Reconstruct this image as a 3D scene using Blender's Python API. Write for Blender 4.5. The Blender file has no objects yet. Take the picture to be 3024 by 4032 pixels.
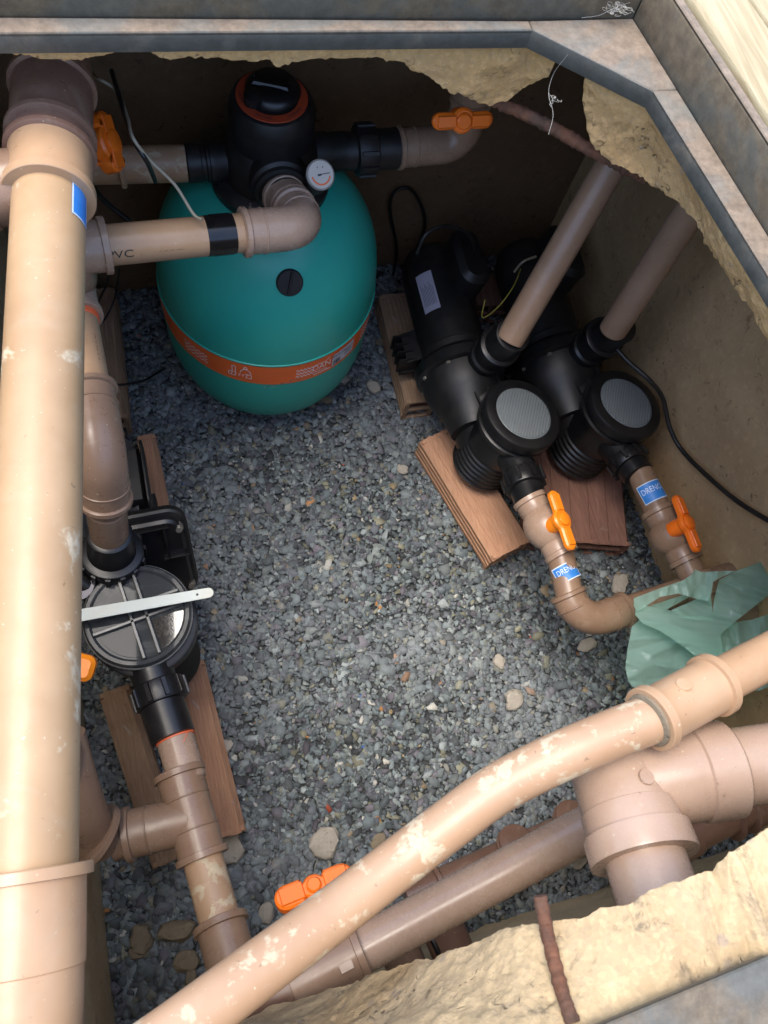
import bpy, math, random
import numpy as np
from mathutils import Vector, Matrix, noise
random.seed(7); rng = np.random.default_rng(7)
S = bpy.context.scene
C = S.collection
R_ = math.radians

# ------------------------------------------------------------------ camera, world, sun, exposure
F = 3028.0; CX, CY = 1512.0, 2016.0; H = 1.75
def _n(v): v = np.array(v, float); return v / np.linalg.norm(v)
_down = _n([1100-CX, 3150-CY, F]); _fy = _n([-600-CX, -6200-CY, F]); _fx = _n([13000-CX, 140-CY, F])
_U, _s, _Vt = np.linalg.svd(np.stack([_fx, _fy, -_down], 1)); ROT = _U @ _Vt
cd = bpy.data.cameras.new('camera'); cam = bpy.data.objects.new('camera', cd); C.objects.link(cam)
right, up, back = ROT[0], -ROT[1], -ROT[2]
cam.matrix_world = Matrix(((right[0], up[0], back[0], 0), (right[1], up[1], back[1], 0), (right[2], up[2], back[2], H), (0, 0, 0, 1)))
cd.sensor_fit = 'VERTICAL'; cd.sensor_height = 36; cd.lens = F / 4032 * 36
cd.clip_start = 0.01; cd.clip_end = 200
cd.dof.use_dof = True; cd.dof.focus_distance = 1.45; cd.dof.aperture_fstop = 15
S.camera = cam
W = bpy.data.worlds.new('World'); S.world = W; W.use_nodes = True
wn = W.node_tree; bg = wn.nodes['Background']; sky = wn.nodes.new('ShaderNodeTexSky')
sky.sky_type = 'NISHITA'; sky.sun_disc = False
SUN_EL, SUN_AZ = R_(76), R_(296)          # azimuth clockwise from +Y
sky.sun_elevation = SUN_EL; sky.sun_rotation = SUN_AZ
sky.air_density = 1.0; sky.dust_density = 1.8
wn.links.new(sky.outputs[0], bg.inputs[0]); bg.inputs[1].default_value = 0.15
sl = bpy.data.lights.new('sun', 'SUN'); so = bpy.data.objects.new('sun', sl); C.objects.link(so)
sl.energy = 1.05; sl.angle = R_(36); sl.color = (1, 0.93, 0.82)
_sd = Vector((math.sin(SUN_AZ)*math.cos(SUN_EL), math.cos(SUN_AZ)*math.cos(SUN_EL), math.sin(SUN_EL)))
so.rotation_euler = _sd.to_track_quat('Z', 'Y').to_euler(); so.location = (0, 0, 5)
S.view_settings.view_transform = 'Standard'; S.view_settings.look = 'None'
S.view_settings.gamma = 1; S.view_settings.use_curve_mapping = False
S.view_settings.exposure = 1.82

# ------------------------------------------------------------------ helpers: photograph measurements -> metres
def _ray(u, v): return ROT.T @ np.array([u-CX, v-CY, F])
def P(u, v, z=0.0):
    d = _ray(u, v); return Vector(d * ((z-H)/d[2]) + [0, 0, H])
def D(u, v, w, dm):                         # a round thing of diameter dm that spans w pixels
    return Vector(_ray(u, v)/F * (dm*F/w) + [0, 0, H])
def near_vertical(u, v, T):                 # point seen at (u,v) that lies closest to the plumb line through T
    d = _n(_ray(u, v)); o = np.array([0, 0, H]); k = np.array([0, 0, 1.0])
    w0 = o - np.array(T); b = d @ k; dd = d @ w0; e = k @ w0
    t = (b*e - dd) / (1 - b*b)
    return Vector(o + d*t)
V = Vector
def frame(axis, hint=None):
    a = V(axis).normalized()
    h = V(hint) if hint is not None else (V((0, 0, 1)) if abs(a.z) < .9 else V((0, 1, 0)))
    x = h.cross(a)
    if x.length < 1e-6: x = V((1, 0, 0)).cross(a)
    x.normalize(); y = a.cross(x)
    return x, y, a
def smooth(pts, n=8, closed=False):
    pts = [V(p) for p in pts]
    q = [pts[0]*2-pts[1]] + pts + [pts[-1]*2-pts[-2]]
    out = []
    for i in range(1, len(q)-2):
        a, b, c, d = q[i-1], q[i], q[i+1], q[i+2]
        for k in range(n):
            t = k/n
            out.append(0.5*((2*b)+(c-a)*t+(2*a-5*b+4*c-d)*t*t+(3*b-a-3*c+d)*t**3))
    out.append(pts[-1]); return out
def fillet(a, c, b, r, n=10):               # a -> corner c -> b, rounded
    a, b, c = V(a), V(b), V(c); ua = (a-c).normalized(); ub = (b-c).normalized()
    ang = ua.angle(ub); t = min(r/math.tan(ang/2), (a-c).length, (b-c).length); r = t*math.tan(ang/2)
    bis = (ua+ub).normalized(); o = c + bis*(r/math.sin(ang/2))
    s = c+ua*t; e = c+ub*t
    out = [a] if (a-s).length > 1e-4 else []
    v0 = (s-o); v1 = (e-o); th = v0.angle(v1); ax = v0.cross(v1).normalized()
    for k in range(n+1): out.append(o + Matrix.Rotation(th*k/n, 3, ax) @ v0)
    if (b-e).length > 1e-4: out.append(b)
    return out

class MB:
    def __init__(s): s.v = []; s.f = []
    def add(s, vs, fs):
        o = len(s.v); s.v += [V(p) for p in vs]; s.f += [tuple(i+o for i in f) for f in fs]; return s
    def lathe(s, p0, axis, prof, seg=40, hint=None, cap=True):
        x, y, a = frame(axis, hint); p0 = V(p0); vs = []; fs = []; rings = []
        for t, r in prof:
            if r < 1e-6: rings.append([len(vs)]); vs.append(p0+a*t)
            else:
                rings.append(list(range(len(vs), len(vs)+seg)))
                for k in range(seg):
                    w = 2*math.pi*k/seg; vs.append(p0+a*t+x*(r*math.cos(w))+y*(r*math.sin(w)))
        for A, B in zip(rings, rings[1:]):
            for k in range(seg):
                k2 = (k+1) % seg
                if len(A) == 1 and len(B) == 1: continue
                if len(A) == 1: fs.append((A[0], B[k2], B[k]))
                elif len(B) == 1: fs.append((A[k], A[k2], B[0]))
                else: fs.append((A[k], A[k2], B[k2], B[k]))
        if cap:
            if len(rings[0]) > 1: fs.append(tuple(reversed(rings[0])))
            if len(rings[-1]) > 1: fs.append(tuple(rings[-1]))
        return s.add(vs, fs)
    def cyl(s, p0, p1, r, seg=36, bev=.0015):
        L = (V(p1)-V(p0)).length
        return s.lathe(p0, V(p1)-V(p0), [(0, r-bev), (bev, r), (L-bev, r), (L, r-bev)], seg)
    def ring(s, p, axis, r, hw, bev=.002, seg=40):
        return s.lathe(p, axis, [(-hw, r-bev*1.6), (-hw+bev, r), (hw-bev, r), (hw, r-bev*1.6)], seg)
    def tube(s, pts, r, seg=24, cap=True, wob=0):
        pts = [V(p) for p in pts]; n = len(pts); rs = r if isinstance(r, (list, tuple)) else [r]*n
        T = [(pts[min(i+1, n-1)]-pts[max(i-1, 0)]).normalized() for i in range(n)]
        x, y, a = frame(T[0]); vs = []; fs = []
        for i in range(n):
            x = (x - T[i]*x.dot(T[i])).normalized(); y = T[i].cross(x)
            for k in range(seg):
                w = 2*math.pi*k/seg; q = rs[i]
                if wob: q *= 1+wob*(noise.noise((pts[i]+x*math.cos(w)*.01+y*math.sin(w)*.01)*160))
                vs.append(pts[i]+x*(q*math.cos(w))+y*(q*math.sin(w)))
        for i in range(n-1):
            for k in range(seg):
                k2 = (k+1) % seg; fs.append((i*seg+k, i*seg+k2, (i+1)*seg+k2, (i+1)*seg+k))
        if cap: fs.append(tuple(range(seg-1, -1, -1))); fs.append(tuple(range((n-1)*seg, n*seg)))
        return s.add(vs, fs)
    def prism(s, poly, o, x, y, h, bev=.002):   # outline in the x/y plane, thick along x cross y, chamfered rims
        x, y = V(x).normalized(), V(y).normalized(); z = x.cross(y); o = V(o); n = len(poly)
        A = sum(poly[i][0]*poly[(i+1) % n][1]-poly[(i+1) % n][0]*poly[i][1] for i in range(n))
        if A < 0: poly = poly[::-1]
        def inset(d):
            out = []
            for i in range(n):
                p, q, r = np.array(poly[i-1]), np.array(poly[i]), np.array(poly[(i+1) % n])
                e1 = _n(q-p+1e-9); e2 = _n(r-q+1e-9); nn = np.array([-e1[1]-e2[1], e1[0]+e2[0]]); l = np.linalg.norm(nn)
                nn = nn/l if l > 1e-6 else nn
                out.append(q+nn*d)
            return out
        inn = inset(bev); rings = [(inn, 0), (poly, bev), (poly, h-bev), (inn, h)]
        vs = [o+x*float(p[0])+y*float(p[1])+z*t for ring, t in rings for p in ring]; fs = []
        for j in range(3):
            for k in range(n):
                k2 = (k+1) % n; fs.append((j*n+k, j*n+k2, (j+1)*n+k2, (j+1)*n+k))
        fs.append(tuple(range(n-1, -1, -1))); fs.append(tuple(range(3*n, 4*n)))
        return s.add(vs, fs)
    def box(s, c, size, x=(1, 0, 0), y=(0, 1, 0), bev=.002):
        x, y = V(x).normalized(), V(y).normalized(); z = x.cross(y); a, b = size[0]/2, size[1]/2
        return s.prism([(-a, -b), (a, -b), (a, b), (-a, b)], V(c)-z*(size[2]/2), x, y, size[2], bev)
    def build(s, name, mat, parent=None, flat=False, angle=38):
        me = bpy.data.meshes.new(name); loc = V((0, 0, 0))
        if parent is None:
            xs = s.v; loc = V((sum(p.x for p in xs)/len(xs), sum(p.y for p in xs)/len(xs), min(p.z for p in xs)))
        else:
            q = parent
            while q is not None: loc = loc + q.location; q = q.parent
        me.from_pydata([tuple(p-loc) for p in s.v], [], s.f)
        me.update()
        if not flat:
            me.polygons.foreach_set('use_smooth', [True]*len(me.polygons))
            me.set_sharp_from_angle(angle=R_(angle))
        me.materials.append(mat)
        o = bpy.data.objects.new(name, me); C.objects.link(o)
        if parent is None: o.location = loc
        else: o.parent = parent
        return o
def thing(name, label, cat, loc, group=None):
    o = bpy.data.objects.new(name, None); C.objects.link(o); o.location = V(loc)
    o.empty_display_size = .05
    return tag(o, label, cat, group)
def tag(o, label, cat, group=None):
    o['label'] = label; o['category'] = cat
    if group: o['group'] = group
    return o
def kind(o, k): o['kind'] = k; return o

# ------------------------------------------------------------------ materials
def newmat(name):
    m = bpy.data.materials.new(name); m.use_nodes = True; nt = m.node_tree
    b = nt.nodes['Principled BSDF']
    return m, nt, b
def nz(nt, scale, detail=5, rough=.6, dist=0, vec=None):
    t = nt.nodes.new('ShaderNodeTexNoise'); t.inputs['Scale'].default_value = scale
    t.inputs['Detail'].default_value = detail; t.inputs['Roughness'].default_value = rough; t.inputs['Distortion'].default_value = dist
    if vec: nt.links.new(vec, t.inputs['Vector'])
    return t.outputs['Fac']
def ramp(nt, fac, a, b, inv=False):
    r = nt.nodes.new('ShaderNodeMapRange'); r.inputs['From Min'].default_value = a; r.inputs['From Max'].default_value = b
    r.clamp = True
    if inv: r.inputs['To Min'].default_value = 1; r.inputs['To Max'].default_value = 0
    nt.links.new(fac, r.inputs['Value']); return r.outputs[0]
def mix(nt, fac, a, b):
    m = nt.nodes.new('ShaderNodeMix'); m.data_type = 'RGBA'
    if isinstance(fac, (int, float)): m.inputs[0].default_value = fac
    else: nt.links.new(fac, m.inputs[0])
    for i, c in ((6, a), (7, b)):
        if isinstance(c, tuple): m.inputs[i].default_value = (*c[:3], 1)
        else: nt.links.new(c, m.inputs[i])
    return m.outputs[2]
def mul(nt, a, k):
    m = nt.nodes.new('ShaderNodeMath'); m.operation = 'MULTIPLY'; nt.links.new(a, m.inputs[0])
    if isinstance(k, (int, float)): m.inputs[1].default_value = k
    else: nt.links.new(k, m.inputs[1])
    return m.outputs[0]
def bump(nt, b, h, strength=.3, dist=.002):
    n = nt.nodes.new('ShaderNodeBump'); n.inputs['Strength'].default_value = strength; n.inputs['Distance'].default_value = dist
    nt.links.new(h, n.inputs['Height']); nt.links.new(n.outputs[0], b.inputs['Normal'])
def objvec(nt):
    t = nt.nodes.new('ShaderNodeTexCoord'); return t.outputs['Object']
def mapped(nt, sc, vec=None):
    m = nt.nodes.new('ShaderNodeMapping'); nt.links.new(vec or objvec(nt), m.inputs[0]); m.inputs['Scale'].default_value = sc
    return m.outputs[0]
def pvc(name, base, stain=.0, rough=.32, dirt=.35, stain_scale=22):
    m, nt, b = newmat(name); vec = objvec(nt)
    n1 = nz(nt, 9, 4, .6, 0, vec); n2 = nz(nt, 60, 5, .7, 0, vec)
    c = mix(nt, ramp(nt, n1, .3, .7), base, tuple(x*f for x, f in zip(base, (.80, .76, .72))))
    speck = ramp(nt, nz(nt, 240, 2, .5, 0, vec), .73, .76)
    c = mix(nt, mul(nt, speck, .8), c, (.62, .53, .38))
    dk = ramp(nt, nz(nt, 130, 2, .5, .4, vec), .72, .76)
    c = mix(nt, mul(nt, dk, dirt), c, (.05, .035, .025))
    sm = ramp(nt, nz(nt, 26, 3, .6, .8, vec), .52, .78)
    c = mix(nt, mul(nt, sm, .28), c, (.42, .32, .22))
    r = ramp(nt, n2, .2, .9); rr = nt.nodes.new('ShaderNodeMapRange'); nt.links.new(r, rr.inputs['Value'])
    rr.inputs['To Min'].default_value = rough-.08; rr.inputs['To Max'].default_value = rough+.18
    rout = rr.outputs[0]; h = n2
    if stain > 0:
        st = ramp(nt, nz(nt, stain_scale, 8, .66, .25, vec), .72-stain*.28, .76-stain*.26)
        c = mix(nt, st, c, mix(nt, ramp(nt, n2, .35, .65), (.60, .49, .33), (.46, .37, .25)))
        rout = mix(nt, st, rout, (.85, .85, .85)); h = st
    nt.links.new(c, b.inputs['Base Color']); nt.links.new(rout, b.inputs['Roughness']); bump(nt, b, h, .12, .001)
    b.inputs['Specular IOR Level'].default_value = .45
    return m
def plastic(name, base, rough=.35, dust=.15, dustc=(.16, .13, .10), spec=.5, coat=0):
    m, nt, b = newmat(name); vec = objvec(nt)
    d = ramp(nt, nz(nt, 14, 6, .7, .6, vec), .45, .8)
    c = mix(nt, mul(nt, d, dust), base, dustc); nt.links.new(c, b.inputs['Base Color'])
    f = nz(nt, 90, 4, .7, 0, vec); rr = nt.nodes.new('ShaderNodeMapRange'); nt.links.new(f, rr.inputs['Value'])
    rr.inputs['To Min'].default_value = rough-.06; rr.inputs['To Max'].default_value = rough+.12
    nt.links.new(rr.outputs[0], b.inputs['Roughness']); b.inputs['Specular IOR Level'].default_value = spec
    b.inputs['Coat Weight'].default_value = coat
    bump(nt, b, nz(nt, 300, 2, .5, 0, vec), .08, .0006)
    return m
M = {}
M['pvc_tan'] = pvc('pvc_tan', (.47, .30, .175), .12, .3)
M['pvc_main'] = pvc('pvc_main', (.45, .295, .16), .40, .38, .4, 13)
M['pvc_stained'] = pvc('pvc_stained', (.46, .295, .18), .64, .36, .4, 30)
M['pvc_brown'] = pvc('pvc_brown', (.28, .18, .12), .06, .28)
M['pvc_mauve'] = pvc('pvc_mauve', (.40, .28, .205), .12, .24)
M['pvc_riser'] = pvc('pvc_riser', (.36, .235, .155), .05, .3)
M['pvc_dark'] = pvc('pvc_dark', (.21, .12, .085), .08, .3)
M['black'] = plastic('black_plastic', (.007, .007, .0075), .46, .16)
M['black_gloss'] = plastic('black_gloss_plastic', (.006, .006, .007), .33, .14, (.10, .09, .08))
M['tank'] = plastic('teal_tank', (.03, .43, .34), .34, .07, (.02, .16, .14))
M['orange'] = plastic('orange_plastic', (.86, .17, .012), .3, .12, (.5, .12, .03))
M['orange_red'] = plastic('red_orange_plastic', (.74, .10, .015), .32, .15, (.4, .08, .02))
M['orange_yellow'] = plastic('yellow_orange_plastic', (.90, .25, .012), .3, .1, (.6, .2, .03))
M['band'] = plastic('band_orange', (.95, .17, .03), .35, .1, (.5, .12, .05))
M['dark_band'] = plastic('dial_orange', (.36, .05, .018), .4, .25, (.1, .04, .03))
M['white'] = plastic('white_plastic', (.52, .56, .50), .4, .35, (.45, .33, .18))
M['paper'] = plastic('label_paper', (.62, .62, .66), .5, .2, (.4, .38, .36))
M['print'] = plastic('print_pale', (.92, .80, .74), .5, .05)
M['ink'] = plastic('print_black', (.03, .03, .035), .5, .05)
M['blue'] = plastic('blue_sticker', (.03, .20, .60), .45, .4, (.08, .34, .70))
M['sticker_white'] = plastic('sticker_print', (.62, .72, .85), .5, .1)
M['tape'] = plastic('electrical_tape', (.006, .006, .007), .16, .08)
M['seal'] = plastic('orange_sealant', (.78, .12, .03), .5, .4, (.5, .3, .2))
M['wire_black'] = plastic('cable_black', (.012, .012, .012), .4, .2)
M['wire_grey'] = plastic('cable_grey', (.32, .28, .2), .5, .3)
M['wire_yellow'] = plastic('cable_yellow', (.45, .38, .05), .5, .3)
M['steel_bolt'] = plastic('bolt_steel', (.45, .43, .38), .35, .4, (.2, .12, .06)); M['steel_bolt'].node_tree.nodes['Principled BSDF'].inputs['Metallic'].default_value = .8

def concrete(name, a, b_, dark, sc=1.0, bstr=.6, pit=.5, bdist=.004, agg=False):
    m, nt, b = newmat(name); vec = objvec(nt)
    n1 = nz(nt, 4*sc, 8, .65, .4, vec); n2 = nz(nt, 45*sc, 8, .75, .3, vec); n3 = nz(nt, 16*sc, 6, .7, 1.0, vec)
    c = mix(nt, ramp(nt, n1, .32, .68), a, b_)
    c = mix(nt, mul(nt, ramp(nt, n2, .52, .72), .5), c, tuple(x*1.35 for x in a))
    c = mix(nt, mul(nt, ramp(nt, n3, .60, .70), pit), c, dark)
    pn = nz(nt, 62*sc, 3, .55, 1.2, vec); msk = ramp(nt, nz(nt, 13*sc, 3, .5, 0, vec), .46, .62)
    pm = mul(nt, mul(nt, ramp(nt, pn, .60, .68), msk), pit)
    c = mix(nt, pm, c, tuple(x*.6 for x in dark))
    if agg:
        vo = nt.nodes.new('ShaderNodeTexVoronoi'); vo.inputs['Scale'].default_value = 230; nt.links.new(vec, vo.inputs['Vector'])
        sp = nt.nodes.new('ShaderNodeSeparateColor'); nt.links.new(vo.outputs['Color'], sp.inputs[0])
        c = mix(nt, mul(nt, ramp(nt, sp.outputs[0], .55, 1), .2), c, tuple(min(1, x*1.5) for x in a))
        c = mix(nt, mul(nt, ramp(nt, sp.outputs[1], .65, 1), .22), c, (.26, .20, .14))
        vo2 = nt.nodes.new('ShaderNodeTexVoronoi'); vo2.inputs['Scale'].default_value = 45; nt.links.new(vec, vo2.inputs['Vector']); vo2.inputs['Randomness'].default_value = 1
        s2 = nt.nodes.new('ShaderNodeSeparateColor'); nt.links.new(vo2.outputs['Color'], s2.inputs[0])
        c = mix(nt, mul(nt, mul(nt, ramp(nt, s2.outputs[0], .84, .88), ramp(nt, vo2.outputs['Distance'], .16, .26, True)), .6), c, (.30, .24, .19))
    nt.links.new(c, b.inputs['Base Color']); b.inputs['Roughness'].default_value = .92; b.inputs['Specular IOR Level'].default_value = .2
    ad = nt.nodes.new('ShaderNodeMath'); ad.operation = 'SUBTRACT'; nt.links.new(n2, ad.inputs[0]); nt.links.new(pm, ad.inputs[1])
    h_ = ad.outputs[0]
    if agg:
        a2 = nt.nodes.new('ShaderNodeMath'); nt.links.new(h_, a2.inputs[0]); nt.links.new(mul(nt, vo.outputs['Distance'], .16), a2.inputs[1]); h_ = a2.outputs[0]
    bump(nt, b, h_, bstr, bdist)
    return m
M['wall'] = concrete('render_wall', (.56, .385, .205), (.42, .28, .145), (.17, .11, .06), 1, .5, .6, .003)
M['wall_dark'] = concrete('render_wall_shaded', (.20, .125, .07), (.14, .09, .05), (.07, .045, .03), 1, .5, .6, .003)  # darker copy of the wall render; the back's shade is in its colour
M['wall_pale'] = concrete('render_wall_pale', (.64, .52, .34), (.50, .39, .24), (.17, .15, .12), 1, .5, .4, .003)
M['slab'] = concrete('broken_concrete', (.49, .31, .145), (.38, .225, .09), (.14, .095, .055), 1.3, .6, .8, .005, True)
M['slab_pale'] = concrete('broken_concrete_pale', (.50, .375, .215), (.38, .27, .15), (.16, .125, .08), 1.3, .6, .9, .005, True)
M['ground'] = concrete('outside_paving', (.48, .44, .34), (.40, .36, .28), (.25, .22, .18), .5, .4, .3)
M['stone'] = concrete('pale_stone', (.42, .38, .32), (.30, .27, .23), (.14, .12, .10), 2.2, .8, .5, .003)
M['stone_tan'] = concrete('tan_stone', (.25, .205, .14), (.18, .145, .10), (.09, .075, .055), 2.2, .8, .5, .003)

def clay(name, a, b_):
    m, nt, b = newmat(name); vec = objvec(nt)
    st = nz(nt, 30, 4, .6, 0, mapped(nt, (9, .35, 9), vec)); n2 = nz(nt, 70, 5, .7, 0, vec); n3 = nz(nt, 8, 5, .6, .5, vec)
    c = mix(nt, ramp(nt, st, .35, .65), a, b_)
    c = mix(nt, mul(nt, ramp(nt, n3, .5, .72), .55), c, tuple(x*.72 for x in b_))
    c = mix(nt, mul(nt, ramp(nt, n2, .66, .72), .6), c, (.09, .05, .035))
    c = mix(nt, mul(nt, ramp(nt, nz(nt, 16, 4, .6, .7, vec), .66, .72), .5), c, (.45, .42, .38))
    nt.links.new(c, b.inputs['Base Color']); b.inputs['Roughness'].default_value = .85; b.inputs['Specular IOR Level'].default_value = .25
    bump(nt, b, st, .45, .0025)
    return m
M['clay'] = clay('terracotta', (.47, .27, .165), (.38, .20, .12))
M['clay_pale'] = clay('terracotta_dusty', (.38, .25, .155), (.29, .18, .11))
M['clay_dark'] = clay('terracotta_dark', (.27, .14, .10), (.19, .095, .07))
def steel(name, a, rust, amount, rough=.45):
    m, nt, b = newmat(name); vec = objvec(nt)
    n1 = nz(nt, 7, 7, .65, .8, vec); n2 = nz(nt, 60, 6, .75, 0, vec)
    f = ramp(nt, n1, .62-amount*.3, .72-amount*.25)
    c = mix(nt, f, mix(nt, ramp(nt, n2, .3, .7), a, tuple(x*.6 for x in a)), mix(nt, ramp(nt, n2, .35, .65), rust, tuple(x*.55 for x in rust)))
    nt.links.new(c, b.inputs['Base Color'])
    mm = nt.nodes.new('ShaderNodeMapRange'); nt.links.new(f, mm.inputs['Value']); mm.inputs['To Min'].default_value = .55; mm.inputs['To Max'].default_value = .0
    nt.links.new(mm.outputs[0], b.inputs['Metallic']); mm.inputs['To Min'].default_value = .2
    r2 = nt.nodes.new('ShaderNodeMapRange'); nt.links.new(f, r2.inputs['Value']); r2.inputs['To Min'].default_value = rough; r2.inputs['To Max'].default_value = .85
    nt.links.new(r2.outputs[0], b.inputs['Roughness']); bump(nt, b, n2, .3, .0012)
    return m
M['steel_lip'] = steel('steel_lip', (.095, .095, .086), (.13, .11, .085), .3)
M['steel_shelf'] = steel('steel_shelf', (.21, .20, .17), (.25, .19, .135), .8, .65)
M['steel_dirty'] = steel('steel_dirty', (.12, .112, .09), (.14, .105, .065), .7, .65)
M['steel_near_dim'] = steel('steel_near_dim', (.13, .125, .105), (.17, .13, .085), .6, .6)  # same steel as the shelf; this bar's dimmer light is put into its colour
M['rust'] = steel('rusty_rebar', (.10, .055, .035), (.17, .065, .03), .7, .85)

# gravel chips take one colour each
m, nt, b = newmat('slate_chips'); at = nt.nodes.new('ShaderNodeAttribute'); at.attribute_name = 'chip'
vec = objvec(nt); d = ramp(nt, nz(nt, 2.6, 5, .65, .5, vec), .42, .62)
c = mix(nt, mul(nt, d, .5), at.outputs['Color'], (.27, .295, .31))
f = nz(nt, 260, 3, .6, 0, vec); c2 = nt.nodes.new('ShaderNodeMix'); c2.data_type = 'RGBA'; c2.blend_type = 'MULTIPLY'; c2.inputs[0].default_value = .3
nt.links.new(c, c2.inputs[6]); nt.links.new(ramp(nt, f, .1, .6), c2.inputs[7])
nt.links.new(c2.outputs[2], b.inputs['Base Color']); b.inputs['Roughness'].default_value = .72; b.inputs['Specular IOR Level'].default_value = .35
M['chips'] = m
m, nt, b = newmat('grit'); vec = objvec(nt)
nt.links.new(mix(nt, nz(nt, 150, 4, .7, 0, vec), (.025, .028, .03), (.075, .08, .08)), b.inputs['Base Color']); b.inputs['Roughness'].default_value = .95
M['grit'] = m
m, nt, b = newmat('green_film'); vec = objvec(nt)
b.inputs['Base Color'].default_value = (.13, .42, .30, 1); b.inputs['Roughness'].default_value = .3; b.inputs['Coat Weight'].default_value = .5; b.inputs['Coat Roughness'].default_value = .12
tr = nt.nodes.new('ShaderNodeBsdfTranslucent'); tr.inputs[0].default_value = (.5, .85, .72, 1)
tp = nt.nodes.new('ShaderNodeBsdfTransparent'); tp.inputs[0].default_value = (.5, .85, .72, 1)
m1 = nt.nodes.new('ShaderNodeMixShader'); m1.inputs[0].default_value = .5; m2 = nt.nodes.new('ShaderNodeMixShader'); m2.inputs[0].default_value = .3
nt.links.new(b.outputs[0], m1.inputs[1]); nt.links.new(tr.outputs[0], m1.inputs[2]); nt.links.new(m1.outputs[0], m2.inputs[1]); nt.links.new(tp.outputs[0], m2.inputs[2])
nt.links.new(m2.outputs[0], nt.nodes['Material Output'].inputs[0]); bump(nt, b, nz(nt, 26, 5, .6, 2.2, vec), .35, .003)
M['bag'] = m; b.inputs['Base Color'].default_value = (.48, .74, .64, 1)
m, nt, b = newmat('smoked_lid'); vec = objvec(nt)
b.inputs['Roughness'].default_value = .05; b.inputs['Specular IOR Level'].default_value = .1
nt.links.new(mix(nt, ramp(nt, nz(nt, 18, 5, .7, .6, vec), .5, .75), (.045, .048, .05), (.13, .13, .12)), b.inputs['Base Color'])
M['lid'] = m
M['lid_shiny'] = plastic('glossy_lid_pane', (.02, .02, .02), .06, .35, (.22, .19, .14), .7, .8)
M['lens_rib'] = plastic('lens_rib', (.19, .21, .215), .3, .2)
M['lens'] = plastic('frosted_lens', (.15, .17, .175), .34, .35, (.10, .105, .10), .5, .2)
m, nt, b = newmat('pine_board'); vec = objvec(nt)
g = nz(nt, 20, 5, .6, .6, mapped(nt, (6, .35, 6), vec))
nt.links.new(mix(nt, ramp(nt, g, .35, .65), (.42, .35, .21), (.30, .23, .12)), b.inputs['Base Color']); b.inputs['Roughness'].default_value = .6; bump(nt, b, g, .3, .002)
M['board'] = m

def text_verts(txt, size):
    cu = bpy.data.curves.new('lettering_curve', 'FONT'); cu.body = txt; cu.size = size; cu.align_x = 'CENTER'; cu.align_y = 'CENTER'; cu.resolution_u = 3
    o = bpy.data.objects.new('lettering_curve', cu); C.objects.link(o)
    me = bpy.data.meshes.new_from_object(o.evaluated_get(bpy.context.evaluated_depsgraph_get()))
    vs = [(p.co.x, p.co.y) for p in me.vertices]; fs = [tuple(p.vertices) for p in me.polygons]
    bpy.data.objects.remove(o); bpy.data.meshes.remove(me); bpy.data.curves.remove(cu)
    return vs, fs
def on_pipe(c, axis, out, r, pts):             # (a along the axis, b round the girth) -> point on a pipe of radius r
    a = V(axis).normalized(); n = V(out); n = (n-a*n.dot(a)).normalized(); t = n.cross(a)
    return [V(c)+a*p[0]+n*(r*math.cos(p[1]/r))+t*(r*math.sin(p[1]/r)) for p in pts]
def patch(mb, c, axis, out, r, w, h, thick=.0004, nb=14):   # a sticker bent round a pipe
    pts = [(x, (-.5+k/nb)*h) for k in range(nb+1) for x in (-w/2, w/2)]
    top = on_pipe(c, axis, out, r+thick, pts); n = len(top); fs = [(2*k, 2*k+1, 2*k+3, 2*k+2) for k in range(nb)]
    mb.add(top, fs)
def cam_dir(p): return (V((0, 0, H))-V(p)).normalized()

# ------------------------------------------------------------------ pit: ground, walls, slab, steel frame
def grid_sheet(o, ux, uy, nx, ny, disp, nrm):
    vs = []; fs = []
    for j in range(ny+1):
        for i in range(nx+1):
            p = V(o)+V(ux)*(i/nx)+V(uy)*(j/ny); vs.append(p+V(nrm)*disp(p))
    for j in range(ny):
        for i in range(nx):
            a = j*(nx+1)+i; fs.append((a, a+1, a+nx+2, a+nx+1))
    return vs, fs
def gz(x, y):
    h = .012*noise.noise(V((x*3, y*3, 1)))+.006*noise.noise(V((x*9, y*9, 4)))
    h += .03*math.exp(-((x+.2)**2+(y+.25)**2)/.02) - .012*math.exp(-((x-.55)**2+(y-.3)**2)/.05)
    return h
mb = MB(); mb.add(*grid_sheet((-.36, -.36, 0), (1.5, 0, 0), (0, 1.76, 0), 70, 80, lambda p: gz(p.x, p.y)-.004, (0, 0, 1)))
kind(mb.build('pit_floor', M['grit']), 'structure')

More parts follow.
